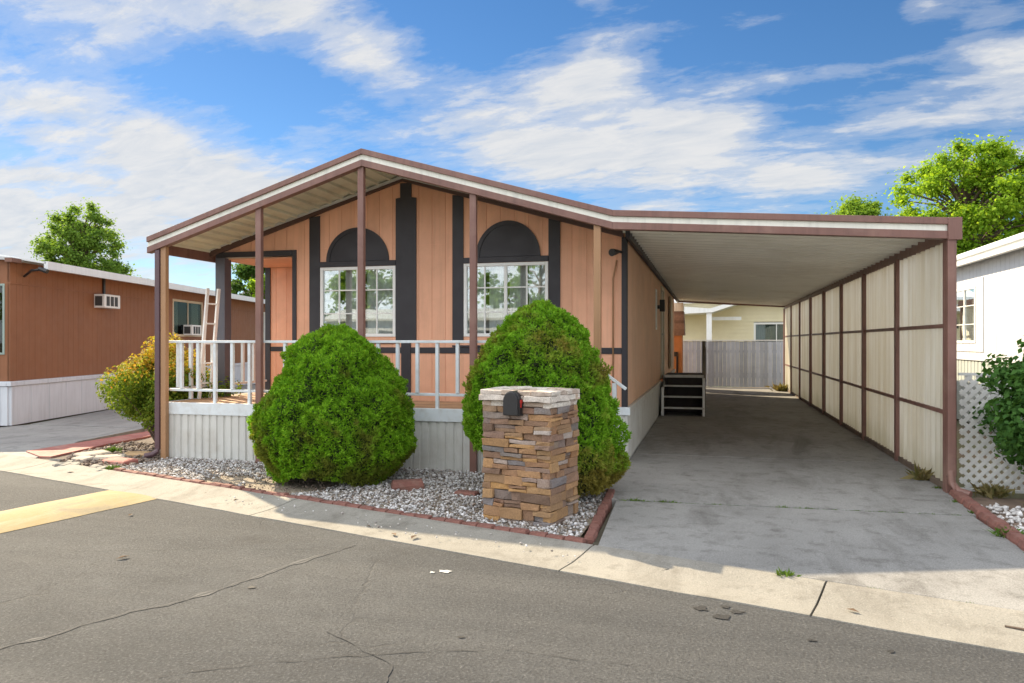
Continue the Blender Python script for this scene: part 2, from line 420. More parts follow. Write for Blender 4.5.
# neighbours' driveway on the left
d2 = MB()
slab(d2, [(-3.9, .02), (-1.80, -.42), (-2.62, 1.15), (-3.2, 1.25)], -.06, .014)
slab(d2, [(-3.95, .04), (-3.22, 1.27), (-2.64, 1.17), (-2.95, 3.0), (-5.6, 3.0), (-6.2, .7)], -.06, .012)
slab(d2, [(-5.62, 3.02), (-2.95, 3.02), (-5.6, 16), (-9.6, 16)], -.06, .016)
o = d2.build('neighbour_driveway', m_drv2); o['kind'] = 'structure'
o = MB(); slab(o, [(-2.42, .0), (-1.78, -.36), (-1.62, -.33), (-1.86, 1.0), (-1.9, 1.8), (-2.3, 3.4), (-2.62, 3.4), (-2.44, 2.4)], -.06, .03)
o = o.build('red_path', m_rslab); o['kind'] = 'structure'
tag(MB().add([(x, y, 0) for x, y in [(-1.82, -.42), (.1, -1.0), (.1, 1.28), (-2.3, 3.4), (-1.9, 1.8)]], [(0, 1, 2, 3, 4)]).build('soil_bed', M('bed_soil', (.14, .11, .085), .35, 8, .95, .8, 60, speck=.6, sscale=60)), kind='structure')
# speed hump painted yellow
m, nt, b, co = newmat('worn_yellow_paint')
n1 = nt.noise(co, 2.2, 8, .7, .6); n3 = nt.noise(co, 120, 3, .6); n4 = nt.noise(nt.scalevec(co, (3, .4, 1)), 2, 6, .7)
c = nt.mix(nt.ramp(n1, [(.3, 0), (.7, 1)]), (.30, .21, .075), (.31, .25, .13))
c = nt.mix(nt.ramp(n4, [(.5, 0), (.7, .5)]), c, (.40, .36, .25))
c = nt.mix(nt.ramp(n1, [(.54, 0), (.68, .75)]), c, (.17, .14, .09))
c = nt.mix(nt.ramp(n3, [(.3, .7), (.45, 0)]), c, (.16, .13, .08))
nt.l.new(c, b.inputs['Base Color']); b.inputs['Roughness'].default_value = .8
nt.l.new(nt.node('ShaderNodeBump', inp={'Strength': .6, 'Distance': .01, 'Height': n3}).outputs[0], b.inputs['Normal'])
vs = []; fs = []; K = 9; n = 40
for i in range(n + 1):
    t = i / n * 7.6
    for j in range(K):
        s_ = (j / (K - 1) - .5)
        x = 1.28 - .30 * t * .62 + s_ * .86; y = kerb(1.28, .60) + .04 - t * .96 - s_ * .24
        edge = mnoise.noise(Vector((t * 3, j * .3, 2))) * .02
        hgt = .055 * (1 - (2 * s_) ** 2) * min(1, t / .4 + .08) - .016
        vs.append((x + edge, y, hgt))
for i in range(n):
    for j in range(K - 1):
        a = i * K + j; fs.append((a, a + 1, a + K + 1, a + K))
tag(MB().add(vs, fs).build('speed_hump', m, smooth=True), 'worn yellow painted speed hump across the asphalt road', 'speed hump')

# cracks in the asphalt (open joints)
m_crack = M('crack_fill', (.050, .050, .050), .3, 8, .95, .3)
m_cpale = M('crack_edge', (.105, .104, .100), .2, 8, .9, .3, speck=.5, sscale=140)
def ribbon(pts, w0, seed, z, mat, name):
    P = []
    for (x0, y0), (x1, y1) in zip(pts[:-1], pts[1:]):
        k = max(2, int(math.hypot(x1 - x0, y1 - y0) / .04))
        P += [(x0 + (x1 - x0) * i / k, y0 + (y1 - y0) * i / k) for i in range(k)]
    P.append(pts[-1]); vs = []; fs = []
    for i, (x, y) in enumerate(P):
        q = P[min(i + 1, len(P) - 1)]; p = P[max(0, i - 1)]
        tx, ty = q[0] - p[0], q[1] - p[1]; l = math.hypot(tx, ty) or 1
        o_ = mnoise.noise(Vector((x * 5, y * 5, seed))) * .03 + mnoise.noise(Vector((x * 19, y * 19, seed))) * .012
        ww = w0 * max(.12, .6 + 1.3 * mnoise.noise(Vector((x * 7, y * 7, seed + 5))))
        nx, ny = -ty / l, tx / l
        vs += [(x + nx * (o_ - ww), y + ny * (o_ - ww), z), (x + nx * (o_ + ww), y + ny * (o_ + ww), z)]
    for i in range(len(P) - 1): fs.append((2 * i, 2 * i + 1, 2 * i + 3, 2 * i + 2))
    tag(MB().add(vs, fs).build(name, mat), kind='structure')
CR = [(3.55, -5.8), (3.75, -5.42), (3.9, -5.05), (4.11, -4.77), (4.21, -4.37), (4.36, -3.83), (4.55, -3.3)]
ribbon(CR, .030, 1, -.0165, m_cpale, 'road_crack_edge'); ribbon(CR, .005, 1, -.0155, m_crack, 'road_crack')
ribbon([(4.7, -5.75), (4.82, -5.68), (5.06, -5.52), (5.42, -5.34), (5.75, -5.18), (6.3, -5.0)], .004, 3, -.0155, m_crack, 'road_crack')
ribbon([(5.22, -5.03), (5.39, -5.11), (5.51, -5.18), (5.77, -5.34), (5.9, -5.8)], .005, 4, -.0155, m_crack, 'road_crack')
ribbon([(1.9, -4.2), (2.6, -4.0), (3.4, -3.7), (4.3, -3.5)], .0025, 6, -.0155, m_crack, 'road_crack')
ribbon([(6.3, -5.0), (7.1, -5.05), (7.9, -5.5)], .003, 7, -.0155, m_crack, 'road_crack')
# oil spots and a chalk mark
def blot(x, y, r, seed, mat, name, z=-.0145, sx=1.0):
    n = 22; vs = []
    for i in range(n):
        a = 2 * math.pi * i / n; q = r * (1 + .95 * mnoise.noise(Vector((math.cos(a) * 1.6, math.sin(a) * 1.6, seed))))
        vs.append((x + q * math.cos(a) * sx, y + q * math.sin(a), z))
    tag(MB().add(vs, [tuple(range(n))]).build(name, mat), kind='structure')
m_moss = M('damp_stain', (.10, .095, .08), .3, 8, .9, .2)
m_oil = M('oil_spot', (.028, .027, .026), .2, 10, .7, .3, speck=.3, sscale=130)
for i, (x, y, r) in enumerate([(7.31, -4.09, .035), (7.43, -4.21, .04), (7.52, -4.10, .028), (7.45, -4.02, .022), (7.9, -4.45, .018), (4.35, -4.45, .022), (8.3, -4.5, .016), (6.0, -4.9, .014)]):
    blot(x, y, r, i, m_oil, 'oil_spot', sx=1.3)
m_chalk = M('pale_mark', (.55, .55, .52), .1, 30, .9, .2, speck=.4, sscale=90)
blot(5.50, -3.78, .024, 3, m_chalk, 'road_mark', sx=2.0); blot(5.42, -3.83, .014, 8, m_chalk, 'road_mark', sx=1.6)

# ------------------------------------------------------------------ stones
def rocks(poly, n, smin, smax, z, mat, name, avoid=(), parent=None, flat=.7):
    P = np.array(poly); lo, hi = P.min(0), P.max(0)
    pts = []
    def inside(x, y):
        c = False; j = len(poly) - 1
        for i in range(len(poly)):
            xi, yi = poly[i]; xj, yj = poly[j]
            if (yi > y) != (yj > y) and x < (xj - xi) * (y - yi) / (yj - yi) + xi: c = not c
            j = i
        return c
    while len(pts) < n:
        x, y = random.uniform(lo[0], hi[0]), random.uniform(lo[1], hi[1])
        if inside(x, y) and all((x - ax) ** 2 + (y - ay) ** 2 > ar * ar for ax, ay, ar in avoid): pts.append((x, y))
    pts = np.array(pts)
    base = []
    ph = (1 + 5 ** .5) / 2
    base = np.array([(-1, ph, 0), (1, ph, 0), (-1, -ph, 0), (1, -ph, 0), (0, -1, ph), (0, 1, ph), (0, -1, -ph), (0, 1, -ph), (ph, 0, -1), (ph, 0, 1), (-ph, 0, -1), (-ph, 0, 1)]) / 1.902
    F = np.array([(0, 11, 5), (0, 5, 1), (0, 1, 7), (0, 7, 10), (0, 10, 11), (1, 5, 9), (5, 11, 4), (11, 10, 2), (10, 7, 6), (7, 1, 8), (3, 9, 4), (3, 4, 2), (3, 2, 6), (3, 6, 8), (3, 8, 9), (4, 9, 5), (2, 4, 11), (6, 2, 10), (8, 6, 7), (9, 8, 1)])
    V = base[None] * (1 + rng.uniform(-.32, .32, (n, 12, 1)))
    s = rng.uniform(0, 1, (n, 1)) ** 1.6 * (smax - smin) + smin
    V = V * (s[:, :, None] * np.stack([rng.uniform(.7, 1.35, n), rng.uniform(.6, 1.0, n), rng.uniform(.5, .9, n) * flat / .7], 1)[:, None, :])
    a = rng.uniform(0, 6.28, n); ca, sa = np.cos(a)[:, None], np.sin(a)[:, None]
    x = V[:, :, 0] * ca - V[:, :, 1] * sa; y = V[:, :, 0] * sa + V[:, :, 1] * ca
    V = np.stack([x + pts[:, 0:1], y + pts[:, 1:2], V[:, :, 2] + z + rng.uniform(0, .022, (n, 1))], 2)
    FF = (F[None] + (np.arange(n) * 12)[:, None, None]).reshape(-1, 3)
    return np_mesh(name, V.reshape(-1, 3), FF, mat, parent)

def stonemat(name, cols, bump=.25):
    m, nt, b, co = newmat(name)
    rp = nt.node('ShaderNodeNewGeometry').outputs['Random Per Island']; n = len(cols)
    c = nt.ramp(rp, [(i / (n - 1), q) for i, q in enumerate(cols)])
    n2 = nt.noise(co, 14, 6, .7); n3 = nt.noise(co, 70, 5, .7)
    c = nt.mix(nt.ramp(n2, [(.4, 0), (.65, .55)]), c, nt.mix(.5, c, (.20, .12, .07)))
    c = nt.mix(1.0, c, nt.ramp(n3, [(.3, .7), (.7, 1.25)]), 'MULTIPLY')
    nt.l.new(c, b.inputs['Base Color']); b.inputs['Roughness'].default_value = .85
    nt.l.new(nt.node('ShaderNodeBump', inp={'Strength': bump, 'Distance': .02, 'Height': n3}).outputs[0], b.inputs['Normal'])
    return m
m_grav = stonemat('grey_white_gravel', [(.68, .68, .69), (.22, .21, .20), (.54, .53, .52), (.76, .76, .77), (.30, .26, .22), (.64, .64, .65), (.12, .11, .11), (.52, .50, .47), (.78, .78, .79)])
m_wgrav = stonemat('white_gravel', [(.72, .71, .69), (.60, .59, .58), (.76, .75, .74), (.45, .44, .43), (.70, .70, .69)])
m_rgrav = stonemat('brown_gravel', [(.24, .17, .13), (.14, .11, .09), (.32, .25, .2), (.20, .17, .15), (.10, .08, .07)])
bed = [(.05, kerb(.05, -.10)), (6.30, kerb(6.30, -.10)), (6.34, -1.2), (6.26, .9), (6.26, 1.2), (5.3, 1.2), (5.3, .04), (.05, .04)]
sheet('gravel_bed_soil', bed, .004, M('bed_dust', (.30, .25, .19), .25, 5, .95, .5, 90, speck=.5, sscale=90))
tag(rocks(bed, 14000, .008, .022, .014, m_grav, 'gravel', avoid=[(2.75, -1.25, .55), (1.9, -1.25, .3)]), 'grey and white crushed gravel filling the front bed', 'gravel', kind='stuff')
tag(rocks(bed, 3000, .005, .016, .020, m_rgrav, 'brown_gravel_litter', avoid=[(4.2, -.6, .8)]), 'brown dry litter lying among the gravel', 'litter', kind='stuff')
tag(rocks([(2.5, kerb(2.5, .0)), (6.4, kerb(6.4, .0)), (6.4, kerb(6.4, .5)), (2.5, kerb(2.5, .4))], 70, .006, .014, .012, m_grav, 'spilled_gravel'), 'few gravel stones spilled over the brick edge on the gutter', 'gravel', kind='stuff')
rbed = [(9.83, -.2), (9.76, -2.39), (9.80, -3.85), (13.6, -4.95), (13.6, .15), (10.1, -.02)]
sheet('side_bed_soil', rbed, .004, M('side_bed_dust', (.22, .16, .12), .25, 5, .95, .5, 90))
tag(rocks([(9.85, -.45), (9.80, -2.39), (9.86, -3.8), (13.0, -4.7), (13.0, -.5), (10.8, -.3), (10.3, -.55)], 4200, .014, .034, .014, m_wgrav, 'white_gravel'), 'white gravel in the bed right of the carport', 'gravel', kind='stuff')
tag(rocks([(-1.2, -.55), (.0, -.95), (.0, .3), (-.9, 1.3), (-1.75, 1.3), (-1.6, .1)], 900, .012, .04, .006, m_rgrav, 'brown_gravel'), 'brown stones round the foot of the orange tipped bush', 'gravel', kind='stuff')

# edging bricks
m_brick = M('red_edging_brick', (.20, .085, .066), .3, 6, .85, .35, 70, dirt=(.26, .19, .155), dscale=4, damt=.65, speck=.25, sscale=120)
def brick_mb(l, w_, h, seed, soft=True):
    rnd = random.Random(seed); mb = MB()
    vs = []; 
    for z in (-.04, h * .55, h):
        k = 1 if z < h else .74
        for (x, y) in [(-l / 2, -w_ / 2), (0, -w_ / 2 * 1.06), (l / 2, -w_ / 2), (l / 2, w_ / 2), (0, w_ / 2 * 1.06), (-l / 2, w_ / 2)]:
            vs.append((x * (.90 if z == h else 1) + rnd.uniform(-.006, .006), y * k + rnd.uniform(-.006, .006), z + rnd.uniform(-.005, .005) * (z > 0)))
    fs = [tuple(range(12, 18))]
    for r_ in range(2):
        for i in range(6):
            j = (i + 1) % 6; fs.append((r_ * 6 + i, r_ * 6 + j, r_ * 6 + 6 + j, r_ * 6 + 6 + i))
    return mb.add(vs, fs)
protos = []
def brick_row(p, q, name, label, cat, group, l, w_, h, skip=()):
    d = math.hypot(q[0] - p[0], q[1] - p[1]); n = max(1, int(round(d / (l + .008)))); a = math.atan2(q[1] - p[1], q[0] - p[0])
    src = [None] * 4
    for i in range(n):
        t = (i + .5) / n
        if i in skip: continue
        k = random.randrange(4)
        if src[k] is None: o = src[k] = brick_mb(l, w_, h, k + int(l * 1000)).build(name, m_brick, bevel=.006)
        else: o = link(src[k].copy())
        o.location = (p[0] + (q[0] - p[0]) * t + random.uniform(-.006, .006), p[1] + (q[1] - p[1]) * t + random.uniform(-.008, .008), random.uniform(-.008, .006))
        o.rotation_euler = (R(random.uniform(-3, 3)), R(random.uniform(-2, 2)), a + R(random.uniform(-3, 3)))
        tag(o, label, cat, group)
brick_row((.12, kerb(.12, -.05)), (6.38, kerb(6.38, -.05)), 'edging_brick', 'small red edging brick in the row between gutter and front gravel bed', 'brick', 'edging bricks along the gutter', .165, .085, .055)
brick_row((6.40, kerb(6.40, -.12)), (6.33, -.75), 'edging_brick', 'weathered red brick in the row between pillar gravel and driveway', 'brick', 'edging bricks at the driveway left side', .24, .085, .06)
brick_row((9.86, -.06), (9.70, -3.75), 'edging_brick', 'long red brown brick in the border right of the driveway', 'brick', 'edging bricks right of the driveway', .26, .12, .09)
def loose(name, x, y, rz, l, w_, h, label, cat, mat, tilt=4, group=None, seed=1):
    o = brick_mb(l, w_, h, seed).build(name, mat, bevel=.008); o.location = (x, y, .012); o.rotation_euler = (R(tilt), R(-tilt / 2), rz)
    return tag(o, label, cat, group)
loose('stone_block', 4.13, -1.18, R(28), .36, .17, .10, 'flat red stone block lying on the gravel right of the left shrub', 'stone', m_brick, 3)
loose('stone_block', 4.86, -1.32, R(-10), .26, .12, .05, 'dusky red stone half sunk in gravel left of the pillar', 'stone', m_brick, 2, seed=4)
for i, (x, y, rz, l, w_, lab) in enumerate([(-1.22, .0, 1.2, .42, .30, 'pale tan flagstone nearest the red path'), (-.74, -.2, .6, .40, .22, 'broken cream flagstone between path and bush'),
        (-.38, -.42, -.2, .46, .24, 'pinkish flagstone lying near the left porch post'), (-1.0, -.38, -.3, .30, .2, 'small grey broken flagstone beside the gutter'), (-.60, .16, .3, .36, .2, 'orange tan flagstone below the orange tipped bush')]):
    loose('flagstone', x, y, rz, l, w_, .045, lab, 'flagstone', (m_slab, m_slab, m_rslab, m_slab, M('tan_slab', (.42, .28, .15), .2, 5, .85, .3))[i], 2, seed=20 + i)
for i in range(14):
    x = random.uniform(-1.5, .05)
    loose('concrete_chunk', x, kerb(x, random.uniform(-.12, .08)), random.uniform(0, 6), random.uniform(.08, .22), random.uniform(.06, .12), .03, 'broken chunk of pale concrete along the crumbled gutter edge', 'concrete', m_gut, 5, 'broken concrete along the gutter', seed=50 + i)

# ------------------------------------------------------------------ main house
HW = (-.10, 6.28); WY = 1.28; HB = 16.0
def gtop(u):  # wall top under the awning
    return 3.055 + (.99 * (u + .10) / 3.15 if u < 3.05 else .99 - .865 * (u - 3.05) / 3.23)
front = lambda s_, z, d: (s_, WY - d, z)
side = lambda s_, z, d: (HW[1] + d, s_, z)

def boards(mp, s0, s1, z0, top, holes, pitch, gap, thick, mb, phase=0.0, back=True):
    cuts = sorted(set([s0, s1] + [h for ho in holes for h in ho[:2] if s0 < h < s1]))
    gro = []; x = s0 + phase
    while x < s1:
        if x > s0 + .02: gro.append(x)
        x += pitch
    allc = sorted(set(cuts + gro))
    for a, b2 in zip(allc[:-1], allc[1:]):
        if b2 - a < .012: continue
        a2 = a + (gap / 2 if a in gro else 0); b3 = b2 - (gap / 2 if b2 in gro else 0)
        mid = (a + b2) / 2
        iv = [(z0, None)]
        for h0, h1, hz0, hz1 in holes:
            if h0 - 1e-4 <= mid <= h1 + 1e-4: iv = [(z0, hz0), (hz1, None)]
        for lo, hi in iv:
            ta, tb = (top(a2), top(b3)) if hi is None else (hi, hi)
            if ta - lo < .01: continue
            poly = [(a2, lo), (b3, lo), (b3, tb), (a2, ta)]
            if hi is None and a2 < 3.05 < b3 and mp is front: poly = [(a2, lo), (b3, lo), (b3, tb), (3.05, top(3.05)), (a2, ta)]
            mb.prism(poly, 0, -thick, mp)
            if back:
                mb.prism([(a, lo), (b2, lo), (b2, tb), (a, ta)], -.007, -.05, mp)

house = thing('mobile_home', 'peach sided mobile home with charcoal trim, arched panels over the windows and a front gable', 'mobile home', (3.09, 8.5, 0))
W1 = (1.70, 2.92, 1.72, 2.76); W2 = (3.97, 5.20, 1.72, 2.76)
mb = MB()
boards(front, 1.23, 6.28, .76, lambda u: gtop(u) - .0, [W1, W2], .205, .006, .022, mb)
boards(front, -.10, 1.23, 3.0, lambda u: gtop(u), [], .205, .006, .022, mb)
mb.build('front_wall', m_peach, house)
nb = lambda s_, z, d: (s_, 2.62 - d, z)
mb = MB(); boards(nb, -.10, 1.21, .8, lambda u: 2.93, [], .205, .006, .022, mb); mb.build('porch_recess_wall', m_peach, house)
mb = MB(); mb.box(1.21, 1.228, 1.335, 2.62, .8, 2.95); mb.box(-.08, 1.21, 1.34, 2.60, 2.93, 2.95); mb.build('porch_recess_lining', m_peach, house)
mb = MB(); boards(side, 1.30, HB, .76, lambda s_: 3.12, [(8.85, 9.78, .84, 2.86), (7.0, 7.36, 1.9, 2.75)], .305, .006, .02, mb)
mb.build('side_wall', m_side, house)
mb = MB(); mb.box(-.10, -.05, 2.625, HB, .76, 3.05); mb.box(-.10, 6.22, HB, HB + .05, .76, 3.05); mb.box(-.04, 6.22, 1.36 + 1.3, HB, .70, .76); mb.box(1.24, 6.22, 1.34, 2.66, .70, .76)
mb.build('rear_wall', m_side, house)
# roof of the home
mb = MB(); prof = [(-.38, 3.00), (3.05, 4.02), (6.27, 3.135), (6.27, 3.175), (3.05, 4.06), (-.38, 3.04)]
mb.prism(prof, 1.20, HB + .2, lambda a, b2, d: (a, d, b2)); roof = mb.build('roof', m_rooftop, house)
mb = MB(); mb.prism([(-.10, 3.0), (6.22, 3.0), (6.2, 3.1), (3.05, 3.95), (-.1, 3.02)], HB + .02, HB + .045, lambda a, b2, d: (a, d, b2)); mb.build('rear_gable', m_side, house)
# trims
def trim(name, poly, d0, d1, mat=m_dark, mp=front, parent=house, bevel=.004):
    return MB().prism(poly, d0, d1, mp).build(name, mat, parent, bevel=bevel)
def rect(a, b2, c, d): return [(a, c), (b2, c), (b2, d), (a, d)]
trim('vertical_trim', [(1.52, 1.66), (1.695, 1.66), (1.695, 3.54), (1.52, 3.52)], 0, .020)
trim('centre_trim', [(2.925, 1.66), (3.245, 1.66), (3.245, 3.74), (3.17, 3.75), (3.17, 3.96), (2.995, 3.96), (2.995, 3.75), (2.925, 3.74)], 0, .022)
trim('centre_trim', rect(3.01, 3.16, .80, 1.658), 0, .020)
trim('vertical_trim', [(3.80, 1.66), (3.965, 1.66), (3.965, 3.73), (3.80, 3.75)], 0, .020)
trim('vertical_trim', [(5.205, 1.60), (5.37, 1.60), (5.37, 3.32), (5.205, 3.355)], 0, .020)
trim('corner_trim', rect(6.215, 6.285, .76, 3.06), .0, .024)
trim('corner_trim', rect(1.28, 1.35, .765, 3.055), .002, .012, mp=side)
trim('horizontal_trim', rect(1.30, 3.008, 1.48, 1.565), 0, .016)
trim('horizontal_trim', rect(3.162, 6.213, 1.48, 1.565), 0, .016)
trim('horizontal_trim', rect(-.10, 1.232, 2.955, 3.04), 0, .03)
trim('opening_trim', rect(1.232, 1.298, .80, 3.04), 0, .024)
MB().box(-.10, .07, 1.24, 1.41, .79, 2.953).build('porch_column', m_col, house, bevel=.006)
trim('recess_trim', rect(-.10, .0, .80, 2.93), .0, .02, m_dark, nb)
trim('recess_trim', rect(.004, 1.2, 1.48, 1.56), .0, .014, m_dark, nb)
for a, b2 in ((1.70, 1.83), (2.83, 2.92), (3.25, 3.795), (3.97, 4.12), (5.11, 5.20), (5.375, 6.21), (1.30, 1.515)):
    MB().prism(rect(a, b2, 3.045, 3.053), 0, .004, front).build('siding_seam', m_peach, house)
# arches over the windows
def arch(cu, hw, hh, z0):
    n = 28; pts = [(cu + hw * math.cos(math.pi * i / n), z0 + hh * math.sin(math.pi * i / n)) for i in range(n + 1)]
    trim('arch_panel', pts, 0, .012)
    mb = MB()
    for i in range(n):
        a, b2 = math.pi * i / n, math.pi * (i + 1) / n
        e = lambda t, k: (cu + (hw - k) * math.cos(t), z0 + (hh - k) * math.sin(t))
        mb.prism([e(a, -.006), e(b2, -.006), e(b2, .05), e(a, .05)], .0, .024, front)
    mb.build('arch_rim', m_dark, house)
arch(2.31, .50, .49, 2.845); arch(4.62, .465, .50, 2.845)
trim('window_header', rect(1.697, 2.923, 2.765, 2.843), 0, .03); trim('window_header', rect(3.967, 5.203, 2.765, 2.843), 0, .03)
trim('window_sill', rect(1.52, 2.923, 1.62, 1.657), 0, .03); trim('window_sill', rect(3.80, 5.37, 1.555 + .015, 1.597), 0, .03)
# windows
def window(w4, mp, parent, cols, rows, mat=m_vinyl, fr=.045, inset=.0, curtain=(), label=None, glass=m_glass, depth=.05, local=False):
    a, b2, c, d = w4; mb = MB()
    o_ = lambda x0, x1, z0, z1, d0, d1: mb.prism(rect(x0, x1, z0, z1), d0, d1, mp)
    o_(a, a + fr, c, d, .016, -depth); o_(b2 - fr, b2, c, d, .016, -depth)
    o_(a + fr, b2 - fr, c, c + fr, .016, -depth); o_(a + fr, b2 - fr, d - fr, d, .016, -depth)
    for i in range(1, cols):
        x = a + (b2 - a) * i / cols; hw = .022 if (i * 2 == cols) else .010
        o_(x - hw, x + hw, c + fr, d - fr, .006 if hw > .015 else -.002, -.03)
    for j in range(1, rows):
        z = c + (d - c) * j / rows; o_(a + fr, b2 - fr, z - .009, z + .009, -.004, -.028)
    f = mb.build('window', mat, parent, bevel=.003, local=local)
    MB().prism(rect(a + fr - .004, b2 - fr + .004, c + fr - .004, d - fr + .004), -.012, -.018, mp).build('pane', glass, f, local=local)
    for (c0, c1) in curtain:
        vs = []; fs = []; n = max(4, int((c1 - c0) / .018))
        for i in range(n + 1):
            x = c0 + (c1 - c0) * i / n; dd = -.10 + .018 * math.sin(x * 70) + .01 * math.sin(x * 23)
            vs += [mp(x, c + .02, dd), mp(x, d - .02, dd)]
        for i in range(n): fs.append((2 * i, 2 * i + 1, 2 * i + 3, 2 * i + 2))
        MB().add(vs, fs).build('curtain', m_curt, f, smooth=True, local=local)
    return f
window(W1, front, house, 4, 3, curtain=[(1.74, 1.98), (2.05, 2.36), (2.40, 2.88)])
window(W2, front, house, 4, 3, curtain=[(4.0, 4.25), (4.32, 4.58), (4.62, 4.86), (4.9, 5.16)])
# dark room behind the windows so the panes look into a real space
mb = MB(); mb.box(1.26, 6.2, 4.9, 4.95, .8, 3.05); mb.box(1.26, 6.2, 1.45, 4.9, .77, .80); mb.box(1.26, 6.2, 1.45, 4.9, 3.0, 3.03); mb.box(1.24, 1.26, 1.45, 4.95, .8, 3.03); mb.box(3.3, 3.36, 1.45, 4.9, .8, 3.0)
mb.build('room', m_inter, house)
# small louvre window + lamp on the driveway side, door with frame
window((7.0, 7.36, 1.9, 2.75), side, house, 1, 2, depth=.03)
mb = MB(); mb.prism(rect(7.62, 7.74, 2.36, 2.44), 0, .05, side); mb.box(6.33, 6.44, 7.62, 7.74, 2.30, 2.56)
lamp = mb.build('wall_lamp', m_black, house, bevel=.01)
mb = MB()
for r_ in (rect(8.78, 8.86, .80, 2.94), rect(9.77, 9.85, .80, 2.94), rect(8.86, 9.77, 2.86, 2.94)): mb.prism(r_, -.03, .03, side)
dr = MB().prism(rect(8.86, 9.77, .82, 2.86), -.04, -.01, side).build('door', m_white, house)
mb.build('door_frame', M('cream_door_frame', (.55, .49, .38), .08, 3, .5, .05), dr)
MB().tube([side(8.94, 1.82, -.01), side(8.94, 1.82, .05)], [.012, .028], 10).build('door_handle', m_steel, dr)
# second door further back stands open
MB().box(6.30, 6.36, 12.2, 13.1, .9, 2.9).build('storm_door', M('tan_door', (.42, .34, .24), .1, 3, .5, .05), house, bevel=.01)
# flood light and conduit
mb = MB(); mb.tube([(6.22, 1.27, 2.86), (6.17, 1.16, 2.86), (6.13, 1.10, 2.84)], .018, 8); mb.tube([(6.17, 1.17, 2.855), (6.13, 1.09, 2.84), (6.11, 1.04, 2.83)], [.028, .046, .050], 16)
mb.build('flood_light', m_black, house, smooth=False)
MB().tube([(6.10, 1.262, .78), (6.10, 1.262, 2.5), (6.15, 1.262, 2.75)], .011, 8).build('conduit', m_tan, house, smooth=True)
# skirting along the driveway side and front
def ribbed(mp, s0, s1, z0, z1, pitch=.1, depth=.014, mb=None, wgt=.72):
    mb = mb or MB(); pts = []; x = s0
    while x < s1 - .001:
        e = min(s1, x + pitch); wd = e - x
        pts += [(x, 0), (x + wd * .08, depth), (x + wd * wgt, depth), (x + wd * (wgt + .08), 0)]
        x = e
    pts.append((s1, 0)); vs = []; fs = []
    for s_, d in pts: vs += [mp(s_, z0, d), mp(s_, z1, d)]
    for i in range(len(pts) - 1): fs.append((2 * i, 2 * i + 1, 2 * i + 3, 2 * i + 2))
    return mb.add(vs, fs)
ribbed(side, 1.25, HB, .0, .69, .13).build('skirting', m_skirt, house, recalc=False)
mb = MB(); mb.box(6.25, 6.325, 1.265, 8.6, .68, .755); mb.box(6.25, 6.325, 9.9, HB, .68, .755); mb.build('skirting_cap', m_skirt, house, bevel=.004)
mb = MB(); ribbed(lambda s_, z, d: (s_, 1.235 - d, z), 5.3, 6.30, .0, .68, .16, .008, mb); mb.build('skirting', m_skirt, house, recalc=False)
MB().box(5.32, 6.335, 1.20, 1.262, .66, .765).build('skirting_cap', m_rail, house, bevel=.004)

# ------------------------------------------------------------------ porch deck
deck = thing('porch_deck', 'raised porch deck with white rim, ribbed pale skirting and white railing', 'porch deck', (2.6, .7, 0))
mb = MB(); y = .075
while y < 1.24:
    mb.box(-.10, 5.30, y, min(1.262, y + .135), .755, .79); y += .142
y = 1.29
while y < 2.56:
    mb.box(-.10, 1.20, y, min(2.58, y + .135), .755, .79); y += .142
mb.build('deck_floor', m_deck, deck)
mb = MB(); mb.box(-.13, 5.33, .03, .068, .635, .800); mb.box(-.13, -.105, .07, 2.58, .635, .795); mb.box(5.305, 5.33, .07, 1.19, .635, .795)
mb.build('rim_board', m_rail, deck, bevel=.004)
mb = MB(); ribbed(lambda s_, z, d: (s_, .062 - d, z), -.10, 5.30, .0, .64, .115, .018, mb)
ribbed(lambda s_, z, d: (-.10 - d, s_, z), .06, 2.6, .0, .64, .115, .014, mb); mb.build('skirting', m_skirt, deck, recalc=False)
railing = MB()
railing.box(.02, 5.62, .055, .125, 1.63, 1.665); railing.box(.02, 5.30, .075, .105, .955, .99)
railing = railing.build('railing', m_rail, deck, bevel=.004)
k = 0; u = .20
while u < 5.6:
    low = .80 if k % 2 == 0 and k not in (0,) else .985
    wd = .021
    if all(abs(u - q) > .07 for q in (0, 1.5, 3.0, 4.52)):
        MB().box(u - wd, u + wd, .066, .114, low if low < .9 else .992, 1.628).build('baluster', m_rail, railing, bevel=.003)
    u += .272; k += 1
for y0, y1, bal in ((.13, 1.235, (.35, .62, .90, 1.12)), (1.42, 2.58, (1.62, 1.9, 2.2, 2.48))):
    sr = MB(); sr.box(-.09, -.03, y0, y1, 1.632, 1.664); sr.box(-.075, -.045, y0, y1, .955, .988)
    sr = sr.build('side_railing', m_rail, deck, bevel=.004)
    for y in bal:
        MB().box(-.084, -.036, y - .022, y + .022, .80 if y in (.62, 1.12, 2.48) else .99, 1.63).build('baluster', m_rail, sr, bevel=.003)
# sloping hand rail and steps at the right end of the porch
mb = MB(); mb.bar((5.62, .09, 1.655), (6.40, .09, 1.08), .05, .035); hr = mb.build('hand_rail', m_rail, deck, bevel=.004)
MB().box(6.235, 6.285, .066, .114, .0, 1.15).build('hand_rail_post', m_rail, hr, bevel=.003)
mb = MB()
for i in range(3):
    mb.box(5.34 + .28 * i, 5.34 + .28 * (i + 1) - .01, .16, 1.19, .0, .60 - .19 * i)
mb.build('porch_steps', m_skirt, deck, bevel=.01)

